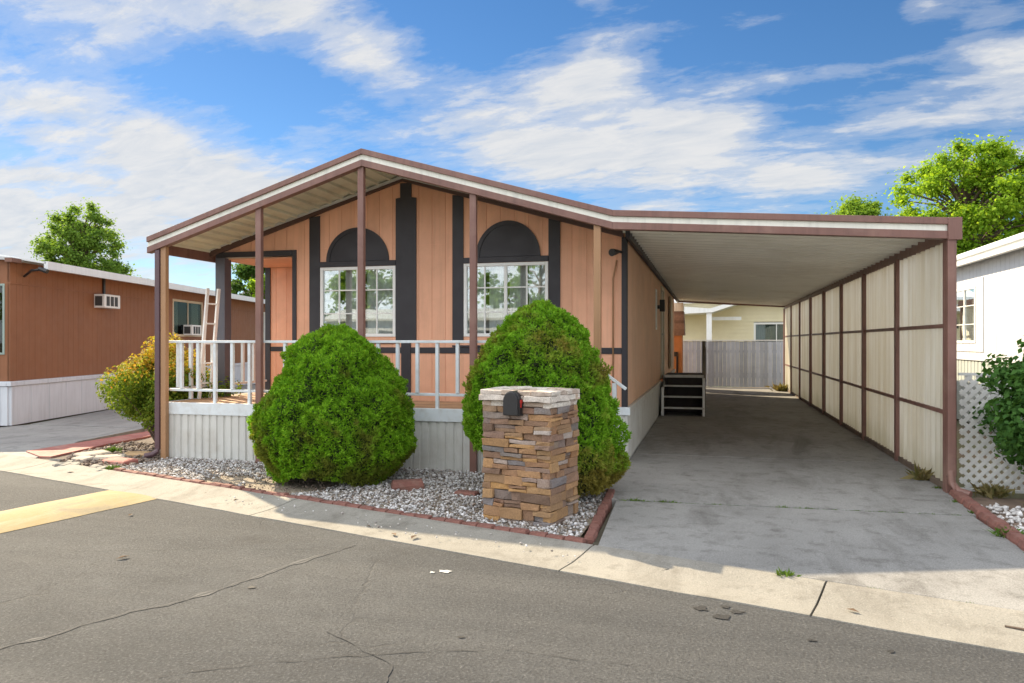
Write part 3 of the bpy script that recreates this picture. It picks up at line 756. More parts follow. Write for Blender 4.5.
# ------------------------------------------------------------------ awning over the porch
awn = thing('porch_awning', 'gabled porch awning with brown and white fascia on slim posts', 'awning', (3.0, .6, 0))
PL = [(-.24, 3.11), (3.03, 4.135), (6.26, 3.20), (9.93, 2.955)]   # top line of the fascia: porch, then carport
def band(pl, z0, z1, y0, y1):
    mb = MB()
    for (a, za), (b2, zb) in zip(pl[:-1], pl[1:]):
        mb.prism([(a, za + z0), (b2, zb + z0), (b2, zb + z1), (a, za + z1)], y0, y1, lambda p, q, d: (p, d, q))
    return mb
P1 = PL[:3]; P2 = PL[2:]
for pl, own in ((P1, awn),):
    band(pl, -.072, 0, -.085, .03).build('fascia', m_brown, own, bevel=.004)
    band(pl, -.140, -.0725, -.055, .03).build('fascia_stripe', m_cream, own)
    band(pl, -.225, -.1405, -.075, .03).build('beam', m_brown, own, bevel=.004)
def pan_roof(x0, z0, x1, z1, y0, y1, name, mat, parent, along='v', pitch=.2, ht=.035):
    """sheet between two eave lines; ribs run front to back ('v') or across ('u')"""
    mb = MB(); vs = []; fs = []
    if along == 'v':
        n = int(math.hypot(x1 - x0, z1 - z0) / pitch); pts = []
        for i in range(n):
            for t, d in ((0, 0), (.05, -ht), (.22, -ht), (.27, 0)):
                s_ = (i + t) / n; pts.append((x0 + (x1 - x0) * s_, z0 + (z1 - z0) * s_ + d))
        pts.append((x1, z1))
        for x, z in pts: vs += [(x, y0, z), (x, y1, z)]
    else:
        n = int((y1 - y0) / pitch); pts = []
        for i in range(n):
            for t, d in ((0, 0), (.06, -ht), (.16, -ht), (.22, 0)): pts.append((y0 + (y1 - y0) * (i + t) / n, d))
        pts.append((y1, 0))
        for y, d in pts: vs += [(x0, y, z0 + d), (x1, y, z1 + d)]
    for i in range(len(vs) // 2 - 1): fs.append((2 * i, 2 * i + 1, 2 * i + 3, 2 * i + 2))
    return mb.add(vs, fs).build(name, mat, parent)
pan_roof(-.22, 3.065, 3.03, 4.083, .03, 1.27, 'roof_pan', m_pan, awn, 'v', .2)
pan_roof(3.03, 4.083, 6.26, 3.150, .03, 1.27, 'roof_pan', m_pan, awn, 'v', .2)
mb = MB(); mb.prism([(-.24, 3.075), (3.03, 4.10), (6.26, 3.165), (6.26, 3.19), (3.03, 4.125), (-.24, 3.10)], .031, 1.6, lambda a, b2, d: (a, d, b2))
mb.build('roof_sheet', m_rooftop, awn)
mb = MB(); mb.box(-.24, -.19, .031, 1.6, 2.90, 3.10); mb.build('eave_beam', m_brown, awn)
band([(-.22, 3.05), (3.03, 4.07), (6.24, 3.14)], -.085, .0, 1.225, 1.278).build('wall_beam', m_dbrown, awn, bevel=.003)
for i, u in enumerate((0.0, 1.5, 3.0, 4.52, 6.07)):
    zt = 3.11 + (u + .24) * .3135 if u < 3.03 else 4.135 - (u - 3.03) * .2895
    MB().box(u - .042, u + .042, -.042, .028, .0, zt - .20).build('post', m_tan if i in (0, 4) else m_brown, awn, bevel=.005)
mb = MB(); mb.box(-.125, -.050, -.06, .0, .14, 2.93); mb.add([], [])
mb.tube([(-.088, -.03, .2), (-.088, -.05, .12), (-.13, -.09, .08), (-.22, -.14, .06)], .040, 8)
mb.build('downspout', M('plum_metal', (.10, .055, .065), .12, 2, .4, .03, 60), awn, bevel=.006)

# ------------------------------------------------------------------ carport
cp = thing('carport', 'long flat roofed carport with brown posts and cream corrugated side panels', 'carport', (8.1, 9, 0))
CE = 17.9
band(P2, -.072, 0, -.083, .03).build('fascia', m_brown, cp, bevel=.004)
band(P2[:1] + [(9.80, 2.9637)], -.140, -.0725, -.053, .03).build('fascia_stripe', m_cream, cp)
band(P2, -.225, -.1405, -.073, .03).build('beam', m_brown, cp, bevel=.004)
MB().box(9.802, 9.935, -.09, -.05, 2.725, 2.962).build('fascia_end', m_brown, cp, bevel=.004)
pan_roof(6.265, 3.13, 9.88, 2.888, .031, CE, 'roof_pan', m_pan2, cp, 'u', .30, .055)
mb = MB(); mb.prism([(6.262, 3.142), (9.93, 2.90), (9.93, 2.935), (6.262, 3.18)], .031, CE, lambda a, b2, d: (a, d, b2)); mb.build('roof_sheet', m_rooftop, cp)
mb = MB(); mb.box(9.84, 9.95, .031, CE, 2.74, 2.94); mb.build('gutter_beam', m_brown, cp)
mb = MB(); mb.prism([(6.3, 3.02), (9.84, 2.80), (9.84, 2.90), (6.3, 3.13)], CE - .05, CE + .02, lambda a, b2, d: (a, d, b2)); mb.build('rear_beam', m_brown, cp)
mb = MB(); mb.box(6.305, 6.36, .9, CE, 3.0, 3.10); mb.build('wall_beam', m_dark, cp)
m, nt, b, co = newmat('cream_fibreglass')
n1 = nt.noise(nt.scalevec(co, (1, 1, .25)), 1.6, 6, .6); n2 = nt.noise(co, .9, 3)
n6 = nt.noise(nt.scalevec(co, (1, 6, .10)), 2.4, 5, .6)
c = nt.mix(nt.ramp(n1, [(.35, 0), (.7, 1)]), (.72, .67, .55), (.86, .85, .79))
c = nt.mix(nt.ramp(n6, [(.42, 0), (.66, .55)]), c, (.56, .48, .34))
gz = nt.node('ShaderNodeSeparateXYZ', inp={0: co}).outputs[2]
mossn = nt.math('MULTIPLY', nt.ramp(nt.math('ADD', gz, nt.math('MULTIPLY', n1, .9)), [(.45, 1), (.85, 0)]), .55)
c = nt.mix(mossn, c, (.36, .34, .20))
nt.l.new(c, b.inputs['Base Color']); b.inputs['Roughness'].default_value = .32
tr = nt.node('ShaderNodeBsdfTranslucent'); nt.l.new(c, tr.inputs[0])
mx = nt.node('ShaderNodeMixShader', inp={0: .6}); nt.l.new(b.outputs[0], mx.inputs[1]); nt.l.new(tr.outputs[0], mx.inputs[2])
nt.l.new(mx.outputs[0], nt.n['Material Output'].inputs[0]); m_fib = m
POSTS = [.05, 2.25, 4.5, 6.66, 8.95, 11.17, 13.4, 15.62, 17.82]
for i, y in enumerate(POSTS):
    hw = .052 if i else .06
    MB().box(9.80, 9.895, y - hw, y + hw, .0, 2.76).build('post', m_brown, cp, bevel=.006)
mb = MB(); mb.box(9.897, 9.925, .06, .14, .20, 2.74); mb.box(9.80, 9.88, -.075, -.012, .22, 2.74); mb.tube([(9.84, -.045, .28), (9.845, -.06, .15), (9.89, -.12, .08), (9.98, -.2, .06)], .042, 8)
mb.build('downspout', m_brown, cp, bevel=.006)
for a, b2 in zip(POSTS[:-1], POSTS[1:]):
    a += .062; b2 -= .062; n = int((b2 - a) / .011); vs = []; fs = []
    for i in range(n + 1):
        y = a + (b2 - a) * i / n; x = 9.864 + .022 * math.sin(y * 2 * math.pi / .20) + .004 * math.sin(y * 2.3)
        vs += [(x, y, .10), (x, y, 2.745)]
    for i in range(n): fs.append((2 * i, 2 * i + 1, 2 * i + 3, 2 * i + 2))
    MB().add(vs, fs).build('side_panel', m_fib, cp, smooth=True, recalc=False)
    for z in (.88, 1.82):
        MB().box(9.83, 9.858, a, b2, z - .022, z + .022).build('rail', m_brown, cp)
    MB().box(9.825, 9.905, a, b2, .02, .105).build('sill', M('sill_wood', (.16, .12, .09), .3, 5, .85, .3, 60) if 'sill_wood' not in bpy.data.materials else bpy.data.materials['sill_wood'], cp)

# ------------------------------------------------------------------ steps at the side door
st = thing('entry_steps', 'dark open steps with white tread edges up to the side door', 'steps', (6.85, 8.3, 0))
m_step = M('dark_step_wood', (.035, .028, .024), .3, 5, .8, .2, 60)
SW = (6.385, 7.26)
for i in range(3):
    z = .225 * (i + 1); y = 7.72 + .25 * i
    t = MB().box(SW[0], SW[1], y, y + .30, z - .04, z - .006).build('tread', m_step, st)
    MB().box(SW[0] - .01, SW[1] + .01, y - .035, y - .002, z - .034, z + .002).build('tread_edge', m_skirt, t, bevel=.003)
pl = MB().box(SW[0], SW[1], 8.47, 9.95, .84, .885).build('landing', m_step, st)
MB().box(SW[0] - .01, SW[1] + .01, 8.435, 8.468, .835, .895).build('tread_edge', m_skirt, pl, bevel=.003)
mb = MB(); mb.box(SW[0], SW[1], 8.52, 8.56, .04, .83); mb.box(SW[1] - .04, SW[1], 8.57, 9.95, .04, .83); mb.box(SW[0], SW[1], 9.9, 9.94, .04, .83)
for x in (SW[0] + .01, SW[1] - .045): mb.prism([(7.74, .04), (8.52, .04), (8.52, .80), (8.47, .80), (7.74, .16)], x, x + .035, lambda p, q, d: (d, p, q))
mb.build('stringer', m_step, st)
m_weath = M('weathered_post', (.17, .15, .12), .2, 5, .8, .2, 60)
for x, y, z in ((SW[1] - .02, 8.50, 1.66), (SW[1] - .02, 9.9, 1.66)):
    MB().box(x - .025, x + .05, y - .04, y + .035, .04, z).build('rail_post', m_weath, st, bevel=.004)
MB().bar((SW[1] + .02, 7.74, .80), (SW[1] + .02, 8.46, 1.5), .045, .07).build('hand_rail', m_weath, st)
MB().box(SW[1] - .03, SW[1] + .02, 7.70, 7.75, .04, .86).build('rail_post', m_white, st, bevel=.004)
MB().box(SW[0] - .02, SW[0] + .03, 7.66, 7.70, .04, .66).build('rail_post', m_white, st, bevel=.004)
MB().bar((SW[1] - .005, 8.53, 1.60), (SW[1] - .005, 9.87, 1.60), .05, .07).build('hand_rail', m_weath, st)

# ------------------------------------------------------------------ stone pillar with mailbox
pil = thing('mailbox_pillar', 'stacked stone pillar with a black mailbox set near its top', 'mailbox pillar', (5.34, -2.26, 0), rz=math.atan2(-.30, 1))
m_ledge = stonemat('ledge_stone', [(.38, .19, .08), (.20, .13, .09), (.48, .27, .10), (.15, .145, .145), (.28, .165, .105), (.42, .24, .11), (.22, .125, .085), (.48, .42, .38), (.24, .145, .10), (.34, .21, .10), (.20, .20, .215), (.26, .16, .11), (.13, .085, .06)], .5)
m_ledget = stonemat('pale_ledge_stone', [(.62, .56, .50), (.70, .65, .58), (.46, .38, .32), (.56, .44, .34)], .5)
PWX, PWY, PH = .69, .52, 1.19
core = MB(); core.box(.03, PWX - .03, .03, PWY - .03, -.03, PH - .03); core.build('mortar_core', M('mortar', (.16, .13, .11), .2, 8, .95, .4, 60), pil, local=True)
def stone(mb, x0, x1, y0, y1, z0, z1, rnd):
    def j(): return rnd.uniform(-.008, .008)
    xs = [x0, (x0 + x1) / 2, x1]; ysx = [y0, (y0 + y1) / 2, y1]
    nx = 3; vs = []
    for z in (z0, z1):
        for y in (y0, y1):
            for x in xs: vs.append((x + j(), y + j(), z + j() * .8))
    fs = [(0, 1, 7, 6), (1, 2, 8, 7), (3, 9, 10, 4), (4, 10, 11, 5), (0, 6, 9, 3), (2, 5, 11, 8), (6, 7, 10, 9), (7, 8, 11, 10), (0, 3, 4, 1), (1, 4, 5, 2)]
    mb.add(vs, fs)
rnd = random.Random(5)
mb = MB(); mt = MB(); z = -.03
heights = [.08, .095, .065, .085, .06, .08, .055, .085, .065, .05, .075, .06, .07, .05, .06, .055, .05, .055, .05]
for ri, hh in enumerate(heights):
    if z + hh > PH + .02: hh = PH + .02 - z
    if hh < .02: break
    top = ri >= len(heights) - 4
    T = mt if z > 1.05 else mb
    over = .022 if z > 1.09 else 0
    for sidei in range(4):
        Ln = PWX if sidei % 2 == 0 else PWY; x = -over - rnd.uniform(0, .012)
        while x < Ln + over - .02:
            wd = rnd.choice([.11, .15, .19, .23, .28]) ; e = min(Ln + over + rnd.uniform(0, .012), x + wd)
            if Ln - e < .06: e = Ln + over + rnd.uniform(0, .012)
            out = rnd.uniform(.0, .022) + over; h2 = hh
            zs = [(z, z + hh)] if rnd.random() < .72 or hh < .06 else [(z, z + hh * .5), (z + hh * .5, z + hh)]
            for za, zb in zs:
                o2 = out + rnd.uniform(-.010, .014); g = .0015
                if sidei == 0: stone(T, x + g, e - g, -o2, .07, za + g, zb - g, rnd)
                elif sidei == 2: stone(T, x + g, e - g, PWY - .07, PWY + o2, za + g, zb - g, rnd)
                elif sidei == 1: stone(T, PWX - .07, PWX + o2, x + g, e - g, za + g, zb - g, rnd)
                else: stone(T, -o2, .07, x + g, e - g, za + g, zb - g, rnd)
            x = e
    z += hh
for i in range(4):
    for j2 in range(3):
        stone(mt, .04 + i * .16, .04 + (i + 1) * .16 - .008, .04 + j2 * .175, .04 + (j2 + 1) * .175 - .008, PH - .05, PH + .012 + rnd.uniform(-.006, .006), rnd)
mb.build('stone_facing', m_ledge, pil, local=True, bevel=.004); mt.build('pale_stone_cap', m_ledget, pil, local=True, bevel=.006)
n = 14; pts = [(-.085, .985), (.085, .985), (.085, 1.115)] + [(.085 * math.cos(math.pi * i / n), 1.115 + .092 * math.sin(math.pi * i / n)) for i in range(1, n)] + [(-.085, 1.115)]
mbx = MB().prism(pts, -.075, .25, lambda p, q, d: (.335 + p, d, q)).build('mailbox', m_black, pil, local=True, bevel=.006)
pt2 = [(p * .90, (q - 1.08) * .93 + 1.08) for p, q in pts]
dm_ = MB().prism(pt2, -.090, -.0755, lambda p, q, d: (.335 + p, d, q)).build('mailbox_door', m_black, mbx, local=True, bevel=.004)
MB().box(.422, .428, -.06, -.045, 1.06, 1.12).box(.4215, .4285, -.065, -.03, 1.10, 1.13).build('mailbox_flag', m_red, mbx, local=True)

# ------------------------------------------------------------------ foliage
def leaf_mesh(name, pos, nrm, size, asp, mat, parent, tilt=.8, fold=.0, shape='diamond'):
    n = len(pos)
    d = nrm + rng.normal(0, tilt, (n, 3)); d /= np.linalg.norm(d, axis=1, keepdims=True) + 1e-9
    r = rng.normal(0, 1, (n, 3)); t = np.cross(d, r); t /= np.linalg.norm(t, axis=1, keepdims=True) + 1e-9
    b = np.cross(d, t)
    s = (size * rng.uniform(.6, 1.25, (n, 1)))
    L = t * s; W_ = b * s * asp
    V = np.stack([pos - L * .5, pos + W_ * .5 + d * s * fold, pos + L * .5, pos - W_ * .5 + d * s * fold], 1)
    F = np.arange(n * 4).reshape(n, 4)
    return np_mesh(name, V.reshape(-1, 3), F, mat, parent)

def sprig_mesh(name, pos, nrm, size, asp, mat, parent, spread=.55):
    """small needle sprays: blades that point outwards from the surface"""
    n = len(pos)
    d = nrm + rng.normal(0, spread, (n, 3)); d /= np.linalg.norm(d, axis=1, keepdims=True)
    r = rng.normal(0, 1, (n, 3)); t = np.cross(d, r); t /= np.linalg.norm(t, axis=1, keepdims=True)
    s = size * rng.uniform(.6, 1.3, (n, 1))
    V = np.stack([pos - d * s * .35, pos + t * s * asp, pos + d * s * .75, pos - t * s * asp], 1)
    F = np.arange(n * 4).reshape(n, 4)
    return np_mesh(name, V.reshape(-1, 3), F, mat, parent)

m_bark = M('bark', (.12, .085, .06), .3, 8, .9, .6, 40)
def shrub(loc, label, rx, ry, H, prof, seed, n, mat, core_mat, zoff=0.0, lift=None, lump=.085, lobe=0.0):
    t = thing('conifer_shrub', label, 'shrub', loc)
    def rad(th, v):
        i = v * (len(prof) - 1); a = int(min(i, len(prof) - 2)); f = i - a
        p = prof[a] * (1 - f) + prof[a + 1] * f
        if lobe: p += lobe * max(0, math.cos(th - R(-12))) ** 2 * math.exp(-((v - .16) / .17) ** 2)
        return p
    def surf(th, v, k=1.0, detail=True):
        z = v * H; p = rad(th, v)
        x, y = math.cos(th) * p, math.sin(th) * p
        q = Vector((x * 2.2 + seed, y * 2.2, z * 2.2))
        dd = lump * 1.5 * mnoise.noise(q) + (lump * .9 * mnoise.noise(q * 2.6) + lump * .75 * mnoise.noise(q * 5.5) if detail else 0)
        dd *= min(1, .25 + p); l = lift(th) if lift else 0
        zz = l + (H - l) * v
        return Vector((x * rx * k + math.cos(th) * dd, y * ry * k + math.sin(th) * dd, zz + dd * .5))
    # inner mass of twigs
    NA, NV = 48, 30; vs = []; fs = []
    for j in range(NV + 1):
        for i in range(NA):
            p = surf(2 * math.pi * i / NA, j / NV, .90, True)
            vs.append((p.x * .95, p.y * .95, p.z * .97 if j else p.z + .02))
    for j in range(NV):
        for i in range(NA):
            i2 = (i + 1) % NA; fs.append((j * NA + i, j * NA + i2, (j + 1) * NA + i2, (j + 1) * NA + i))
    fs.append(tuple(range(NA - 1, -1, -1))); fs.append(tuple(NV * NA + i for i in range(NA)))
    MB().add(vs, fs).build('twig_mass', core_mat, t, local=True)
    pos = np.empty((n, 3)); nr = np.empty((n, 3)); rr = random.Random(seed); e = .02; i = 0
    pm = max(prof)
    while i < n:
        th = rr.uniform(0, 2 * math.pi); v = rr.uniform(0.0, .998)
        if rr.random() > (rad(th, v) / pm) * .92 + .08: continue
        p = surf(th, v); a = surf(th + e, v) - p; b2 = surf(th, min(1, v + e)) - p
        nn = a.cross(b2)
        if nn.length < 1e-9: nn = Vector((0, 0, 1))
        nn.normalize()
        ins = rr.random() ** 2 * .07
        p2 = p - nn * ins
        pos[i] = p2; nr[i] = nn + Vector((0, 0, .35)); i += 1
    nr /= np.linalg.norm(nr, axis=1, keepdims=True)
    sprig_mesh('foliage', pos, nr, .033, .24, mat, t)
    mb = MB(); mb.tube([(0, 0, -.05), (.02, .02, .3), (0, 0, H * .6)], [.09, .07, .03], 8)
    for k in range(5):
        a = k * 1.26 + seed; mb.tube([(0, 0, .12), (math.cos(a) * rx * .4, math.sin(a) * ry * .4, .35), (math.cos(a) * rx * .75, math.sin(a) * ry * .75, .7)], [.035, .025, .01], 6)
    mb.build('trunk', m_bark, t, local=True)
    return t
m_con = leafmat('conifer_green', [(.09, .23, .014), (.14, .33, .018), (.19, .41, .024), (.27, .48, .034)], .42, patch=(.17, .15, .04), pscale=2.6, pamt=.75, plo=.545, phi=.66)
m_con2 = leafmat('conifer_green_dry', [(.09, .22, .014), (.13, .31, .018), (.18, .39, .024), (.24, .45, .034)], .38, patch=(.30, .19, .065), pscale=2.0, pamt=.75, plo=.50, phi=.66)
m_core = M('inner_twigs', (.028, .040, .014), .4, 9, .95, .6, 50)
prof1 = [.80, .92, .99, 1.0, .985, .95, .89, .815, .735, .64, .53, .38, .12]
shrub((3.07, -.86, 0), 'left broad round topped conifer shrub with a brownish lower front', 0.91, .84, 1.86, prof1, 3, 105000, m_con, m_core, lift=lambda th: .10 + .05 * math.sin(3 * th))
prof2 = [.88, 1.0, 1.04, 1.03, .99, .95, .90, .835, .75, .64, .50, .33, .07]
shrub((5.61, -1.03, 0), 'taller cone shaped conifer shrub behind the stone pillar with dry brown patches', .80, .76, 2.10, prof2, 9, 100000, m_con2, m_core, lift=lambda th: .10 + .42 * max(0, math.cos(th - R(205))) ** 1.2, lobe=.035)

# leafy bushes
def bush(loc, label, name, rx, rz_, H, n, size, mats, seed, base=.25, asp=.55, nbr=14, flowers=0):
    t = thing(name, label, 'bush', loc); rr = random.Random(seed); P = []; NN = []
    mb = MB(); tips = []
    for k in range(nbr):
        a = rr.uniform(0, 6.28); r_ = rx * rr.uniform(.15, .9); top = H * (1 - .45 * (r_ / rx) ** 2) * rr.uniform(.8, 1)
        p0 = (rr.uniform(-.05, .05), rr.uniform(-.05, .05), -.03); p2 = (math.cos(a) * r_, math.sin(a) * r_, top)
        p1 = (p2[0] * .35, p2[1] * .35, top * .45)
        mb.tube([p0, p1, p2], [.022, .014, .005], 6); tips.append((Vector(p1), Vector(p2)))
    mb.build('stems', m_bark, t, local=True)
    per = n // (nbr * 4)
    for p1, p2 in tips:
        for q in range(4):
            c = p1.lerp(p2, .25 + .25 * q) + Vector([rr.gauss(0, .10 * rx) for _ in range(3)])
            c.z = max(base, c.z)
            pp = rng.normal(0, 1, (per, 3)); pp /= np.linalg.norm(pp, axis=1, keepdims=True)
            rad = (rng.uniform(0, 1, (per, 1)) ** .4) * rz_
            P.append(np.array(c) + pp * rad); NN.append(pp + np.array([0, 0, .5]))
    P = np.concatenate(P); NN = np.concatenate(NN)
    P[:, 2] = np.maximum(P[:, 2], base * .7)
    if len(mats) == 1: leaf_mesh('foliage', P, NN, size, asp, mats[0], t, .7, .12)
    else:
        hi = P[:, 2] + rng.normal(0, .12, len(P)) > H * .80
        leaf_mesh('foliage', P[~hi], NN[~hi], size, asp, mats[0], t, .7, .12); leaf_mesh('orange_tips', P[hi], NN[hi], size, asp, mats[1], t, .7, .12)
    if flowers:
        fm = MB()
        for _ in range(flowers):
            i = rr.randrange(len(P)); d = Vector(NN[i]).normalized(); c = Vector(P[i]) + d * .05
            for k in range(6):
                a = k * 1.047; fm.tube([c, c + Vector((math.cos(a) * .035, math.sin(a) * .035 - .01, math.sin(a) * .02))], [.008, .016], 5)
        fm.build('blossom', m_vinyl, t, local=True, smooth=True)
    return t
m_bg = leafmat('bush_green', [(.09, .17, .02), (.14, .22, .025), (.22, .28, .035)], .4)
m_bo = leafmat('bush_orange', [(.40, .34, .04), (.55, .36, .04), (.46, .22, .04), (.34, .36, .05)], .4)
bush((-.84, .93, 0), 'leafy bush with yellow orange tips left of the porch', 'leafy_bush', .88, .23, 1.50, 52000, .055, [m_bg, m_bo], 4, base=.20, nbr=40)
m_rose = leafmat('rose_green', [(.045, .12, .03), (.065, .16, .035), (.09, .20, .045)], .4)
bush((10.78, -.45, 0), 'green rose bush with small white blossoms beside the lattice', 'rose_bush', .80, .21, 1.55, 26000, .072, [m_rose], 8, base=.30, asp=.65, nbr=28, flowers=5)
# weeds
m_weed = leafmat('weed_green', [(.06, .13, .02), (.09, .17, .03), (.12, .18, .04)], .3)
m_dry = leafmat('dry_grass', [(.30, .25, .12), (.22, .17, .08), (.16, .16, .06)], .3)
def weed(x, y, s_, n, label, mat=m_weed, name='weed', group='weeds in the concrete joints', z=.02, hgt=1.0, sx=1.0):
    P = np.stack([rng.normal(0, s_ * .45, n) * sx, rng.normal(0, s_ * .35, n), rng.uniform(.1, 1, n) * s_ * .45 * hgt], 1)
    N = np.stack([P[:, 0], P[:, 1], np.full(n, s_ * .8)], 1); N /= np.linalg.norm(N, axis=1, keepdims=True)
    o = sprig_mesh(name, P, N, s_ * .7 * max(1, hgt * .8), .16, mat, None, .6); o.location = (x, y, z)
    return tag(o, label, 'weed', group)
weed(7.86, -3.42, .07, 60, 'leafy green weed in the joint between driveway and gutter', group=None)
weed(9.76, -1.85, .11, 80, 'green weed growing against the bricks right of the driveway', group=None)
weed(10.3, -1.1, .08, 50, 'small weed on the white gravel', group=None)
for x, s_ in [(6.62, .06), (6.70, .045), (6.90, .055), (7.02, .04), (8.05, .045), (8.25, .04)] + [(6.5 + .093 * k + random.uniform(-.03, .03), random.uniform(.018, .036)) for k in range(34)]:
    weed(x, -1.24 + (x - 6.42) * .042, s_, 46, 'low tuft of weeds in the driveway cross joint', group='weeds in the driveway cross joint', sx=1.8, hgt=.6)
for x in (8.4, 8.9, 9.4): weed(x, kerb(x, 0), .03, 40, 'tiny tuft in the seam above the gutter', group='weeds in the gutter seam', sx=2, hgt=.6)
for x, y in ((9.78, -.5), (9.77, -1.0), (9.79, .25), (9.76, -2.4)): weed(x, y, .06, 50, 'low weed at the edge of the driveway beside the brick border', group='weeds along the brick border', hgt=.7)
weed(9.76, .75, .12, 40, 'dry grass tuft against the first carport panel', m_dry, 'grass_tuft', None, hgt=2.2)
weed(10.75, -.35, .22, 260, 'dry brown grass under the rose bush', m_dry, 'grass_tuft', None, hgt=1.6)
weed(10.25, .02, .16, 160, 'dry grass at the foot of the lattice', m_dry, 'grass_tuft', None, hgt=1.0)
weed(.02, -.98, .08, 60, 'yellow green weed at the left end of the brick row', m_weed, 'weed', None)
weed(-1.2, .35, .12, 90, 'weed beside the flagstones', m_weed, 'weed', None, z=.0)
weed(9.72, 16.9, .3, 160, 'yellow weeds at the far end of the carport', m_dry, 'grass_tuft', None, hgt=1.2)
# fallen dry leaves on the gutter and street
m_dleaf = M('dry_leaf', (.12, .07, .035), .3, 10, .8, .1)
lp = None
for i, (x, y) in enumerate([(4.4, -2.75), (4.75, -2.98), (4.95, -3.02), (1.3, -1.6), (2.1, -1.9), (2.6, -2.1), (-.4, -1.2), (8.18, -3.6), (8.16, -3.68), (8.2, -3.75), (8.2, -3.95), (5.9, -2.95), (2.0, -2.9), (3.0, -4.1), (7.05, -3.4), (6.95, -3.32)]):
    if lp is None: lp = o = MB().add([(-.05, 0, .006), (0, -.022, .012), (.055, 0, .004), (0, .022, .016)], [(0, 1, 2, 3)]).build('dry_leaf', m_dleaf)
    else: o = link(lp.copy())
    o.location = (x, y, .0 if y > kerb(x, .55) else -.012); o.rotation_euler = (0, 0, random.uniform(0, 6)); o.scale = [random.uniform(.6, 1.2)] * 3
    tag(o, 'curled brown dry leaf lying on the gutter or the road', 'leaf', 'dry leaves on the street')
tk = MB().tube([(9.0, -4.02, .01), (9.25, -4.12, .015), (9.5, -4.15, .01)], [.006, .009, .005], 6).build('twig', m_bark); tag(tk, 'thin brown twig lying on the gutter at the right', 'twig')

# ------------------------------------------------------------------ trees
def tree(loc, label, H, crown, n, size, mat, seed, trunk_r=.22, nclump=60, clump=.75, name='broadleaf_tree', group=None, asp=.75, low=.3, squash=1.0):
    """crown = list of (cx, cy, cz, rx, ry, rz) lobes, local"""
    t = thing(name, label, 'tree', loc, group); rr = random.Random(seed)
    cl = []
    vol = [c[3] * c[4] * c[5] for c in crown]; tv = sum(vol)
    for c, v in zip(crown, vol):
        k = max(3, int(nclump * v / tv))
        for _ in range(k):
            d = Vector([rr.gauss(0, 1) for _ in range(3)]).normalized(); q = rr.uniform(.35, 1.0) ** .55
            cl.append(Vector((c[0] + d.x * c[3] * q, c[1] + d.y * c[4] * q, c[2] + d.z * c[5] * q)))
    fork = Vector((0, 0, H * low)); mb = MB()
    mb.tube([(0, 0, -.1), (rr.uniform(-.1, .1), rr.uniform(-.1, .1), H * low * .5), fork, (rr.uniform(-.2, .2), 0, H * .62), (rr.uniform(-.3, .3), 0, H * .85)], [trunk_r * 1.25, trunk_r, trunk_r * .85, trunk_r * .45, trunk_r * .12], 9)
    for c in cl[::2]:
        h0 = min(max(H * low * .8, c.z - rr.uniform(.15, .4) * H * .5), H * .75)
        p0 = Vector((0, 0, h0)); mid = p0.lerp(c, .5) + Vector((rr.uniform(-.2, .2), rr.uniform(-.2, .2), H * .03))
        mb.tube([p0, mid, c], [trunk_r * .30, trunk_r * .17, trunk_r * .05], 6)
    mb.build('trunk', m_bark, t, local=True)
    per = n // len(cl); P = []; NN = []
    for c in cl:
        s_ = clump * rr.uniform(.6, 1.25)
        pp = rng.normal(0, 1, (per, 3)); pp /= np.linalg.norm(pp, axis=1, keepdims=True)
        rad = np.abs(rng.normal(0, .52, (per, 1))) * s_
        P.append(np.array(c) + pp * rad * np.array([1, 1, .75 * squash])); NN.append(pp * .6 + np.array([0, 0, .7]))
    leaf_mesh('crown', np.concatenate(P), np.concatenate(NN), size, asp, mat, t, .55, .10)
    return t
m_maple = leafmat('maple_leaf', [(.12, .26, .02), (.17, .33, .025), (.23, .39, .03), (.31, .45, .045)], .55)
m_left = leafmat('ash_leaf', [(.12, .23, .045), (.16, .29, .05), (.22, .35, .065)], .55)
m_far = leafmat('far_leaf', [(.13, .25, .03), (.18, .31, .04), (.23, .36, .05)], .5)
m_darkl = leafmat('dark_leaf', [(.05, .11, .025), (.07, .15, .03), (.09, .18, .035)], .45)
tree((18.1, 27, -.8), 'tall bright yellow green maple behind the white home', 11.2, [(0, 0, 7.6, 3.1, 3.0, 3.3), (-2.6, 0, 6.2, 2.0, 2.2, 1.8), (2.4, .5, 7.2, 2.6, 2.6, 2.9), (.4, 0, 4.7, 4.2, 3.6, 1.9), (-.6, 0, 9.5, 1.4, 1.5, 1.5), (1.6, 0, 9.4, 1.5, 1.5, 1.4)], 150000, .15, m_maple, 21, .3, 420, .66, 'maple_tree')
tree((17.0, 46, 1.5), 'distant green treetop just above the carport roof', 9.6, [(0, 0, 7.4, 2.6, 2.4, 2.2), (-2.5, 0, 6.6, 1.8, 1.8, 1.6)], 40000, .2, m_far, 5, .25, 120, .8)
tree((-20.6, 19.5, 0), 'round green tree rising behind the brown home', 8.3, [(0, 0, 5.4, 1.75, 1.8, 2.3), (-1.1, 0, 4.4, 1.1, 1.4, 1.6), (1.0, .3, 4.2, 1.3, 1.4, 1.5), (.1, 0, 7.0, .9, 1.0, 1.1)], 60000, .12, m_left, 31, .2, 300, .46)
tree((-17.3, 28, 0), 'dark green tree seen through the porch beside the slate column', 6.6, [(0, 0, 4.4, 1.4, 1.4, 2.0), (.2, 0, 5.6, .8, .8, 1.0)], 16000, .18, m_darkl, 32, .18, 45, .5)
tree((-15.1, 26.5, 0), 'small yellow green tree seen through the porch recess', 6.0, [(0, 0, 4.4, 1.1, 1.1, 1.5)], 12000, .17, m_maple, 33, .15, 30, .45)

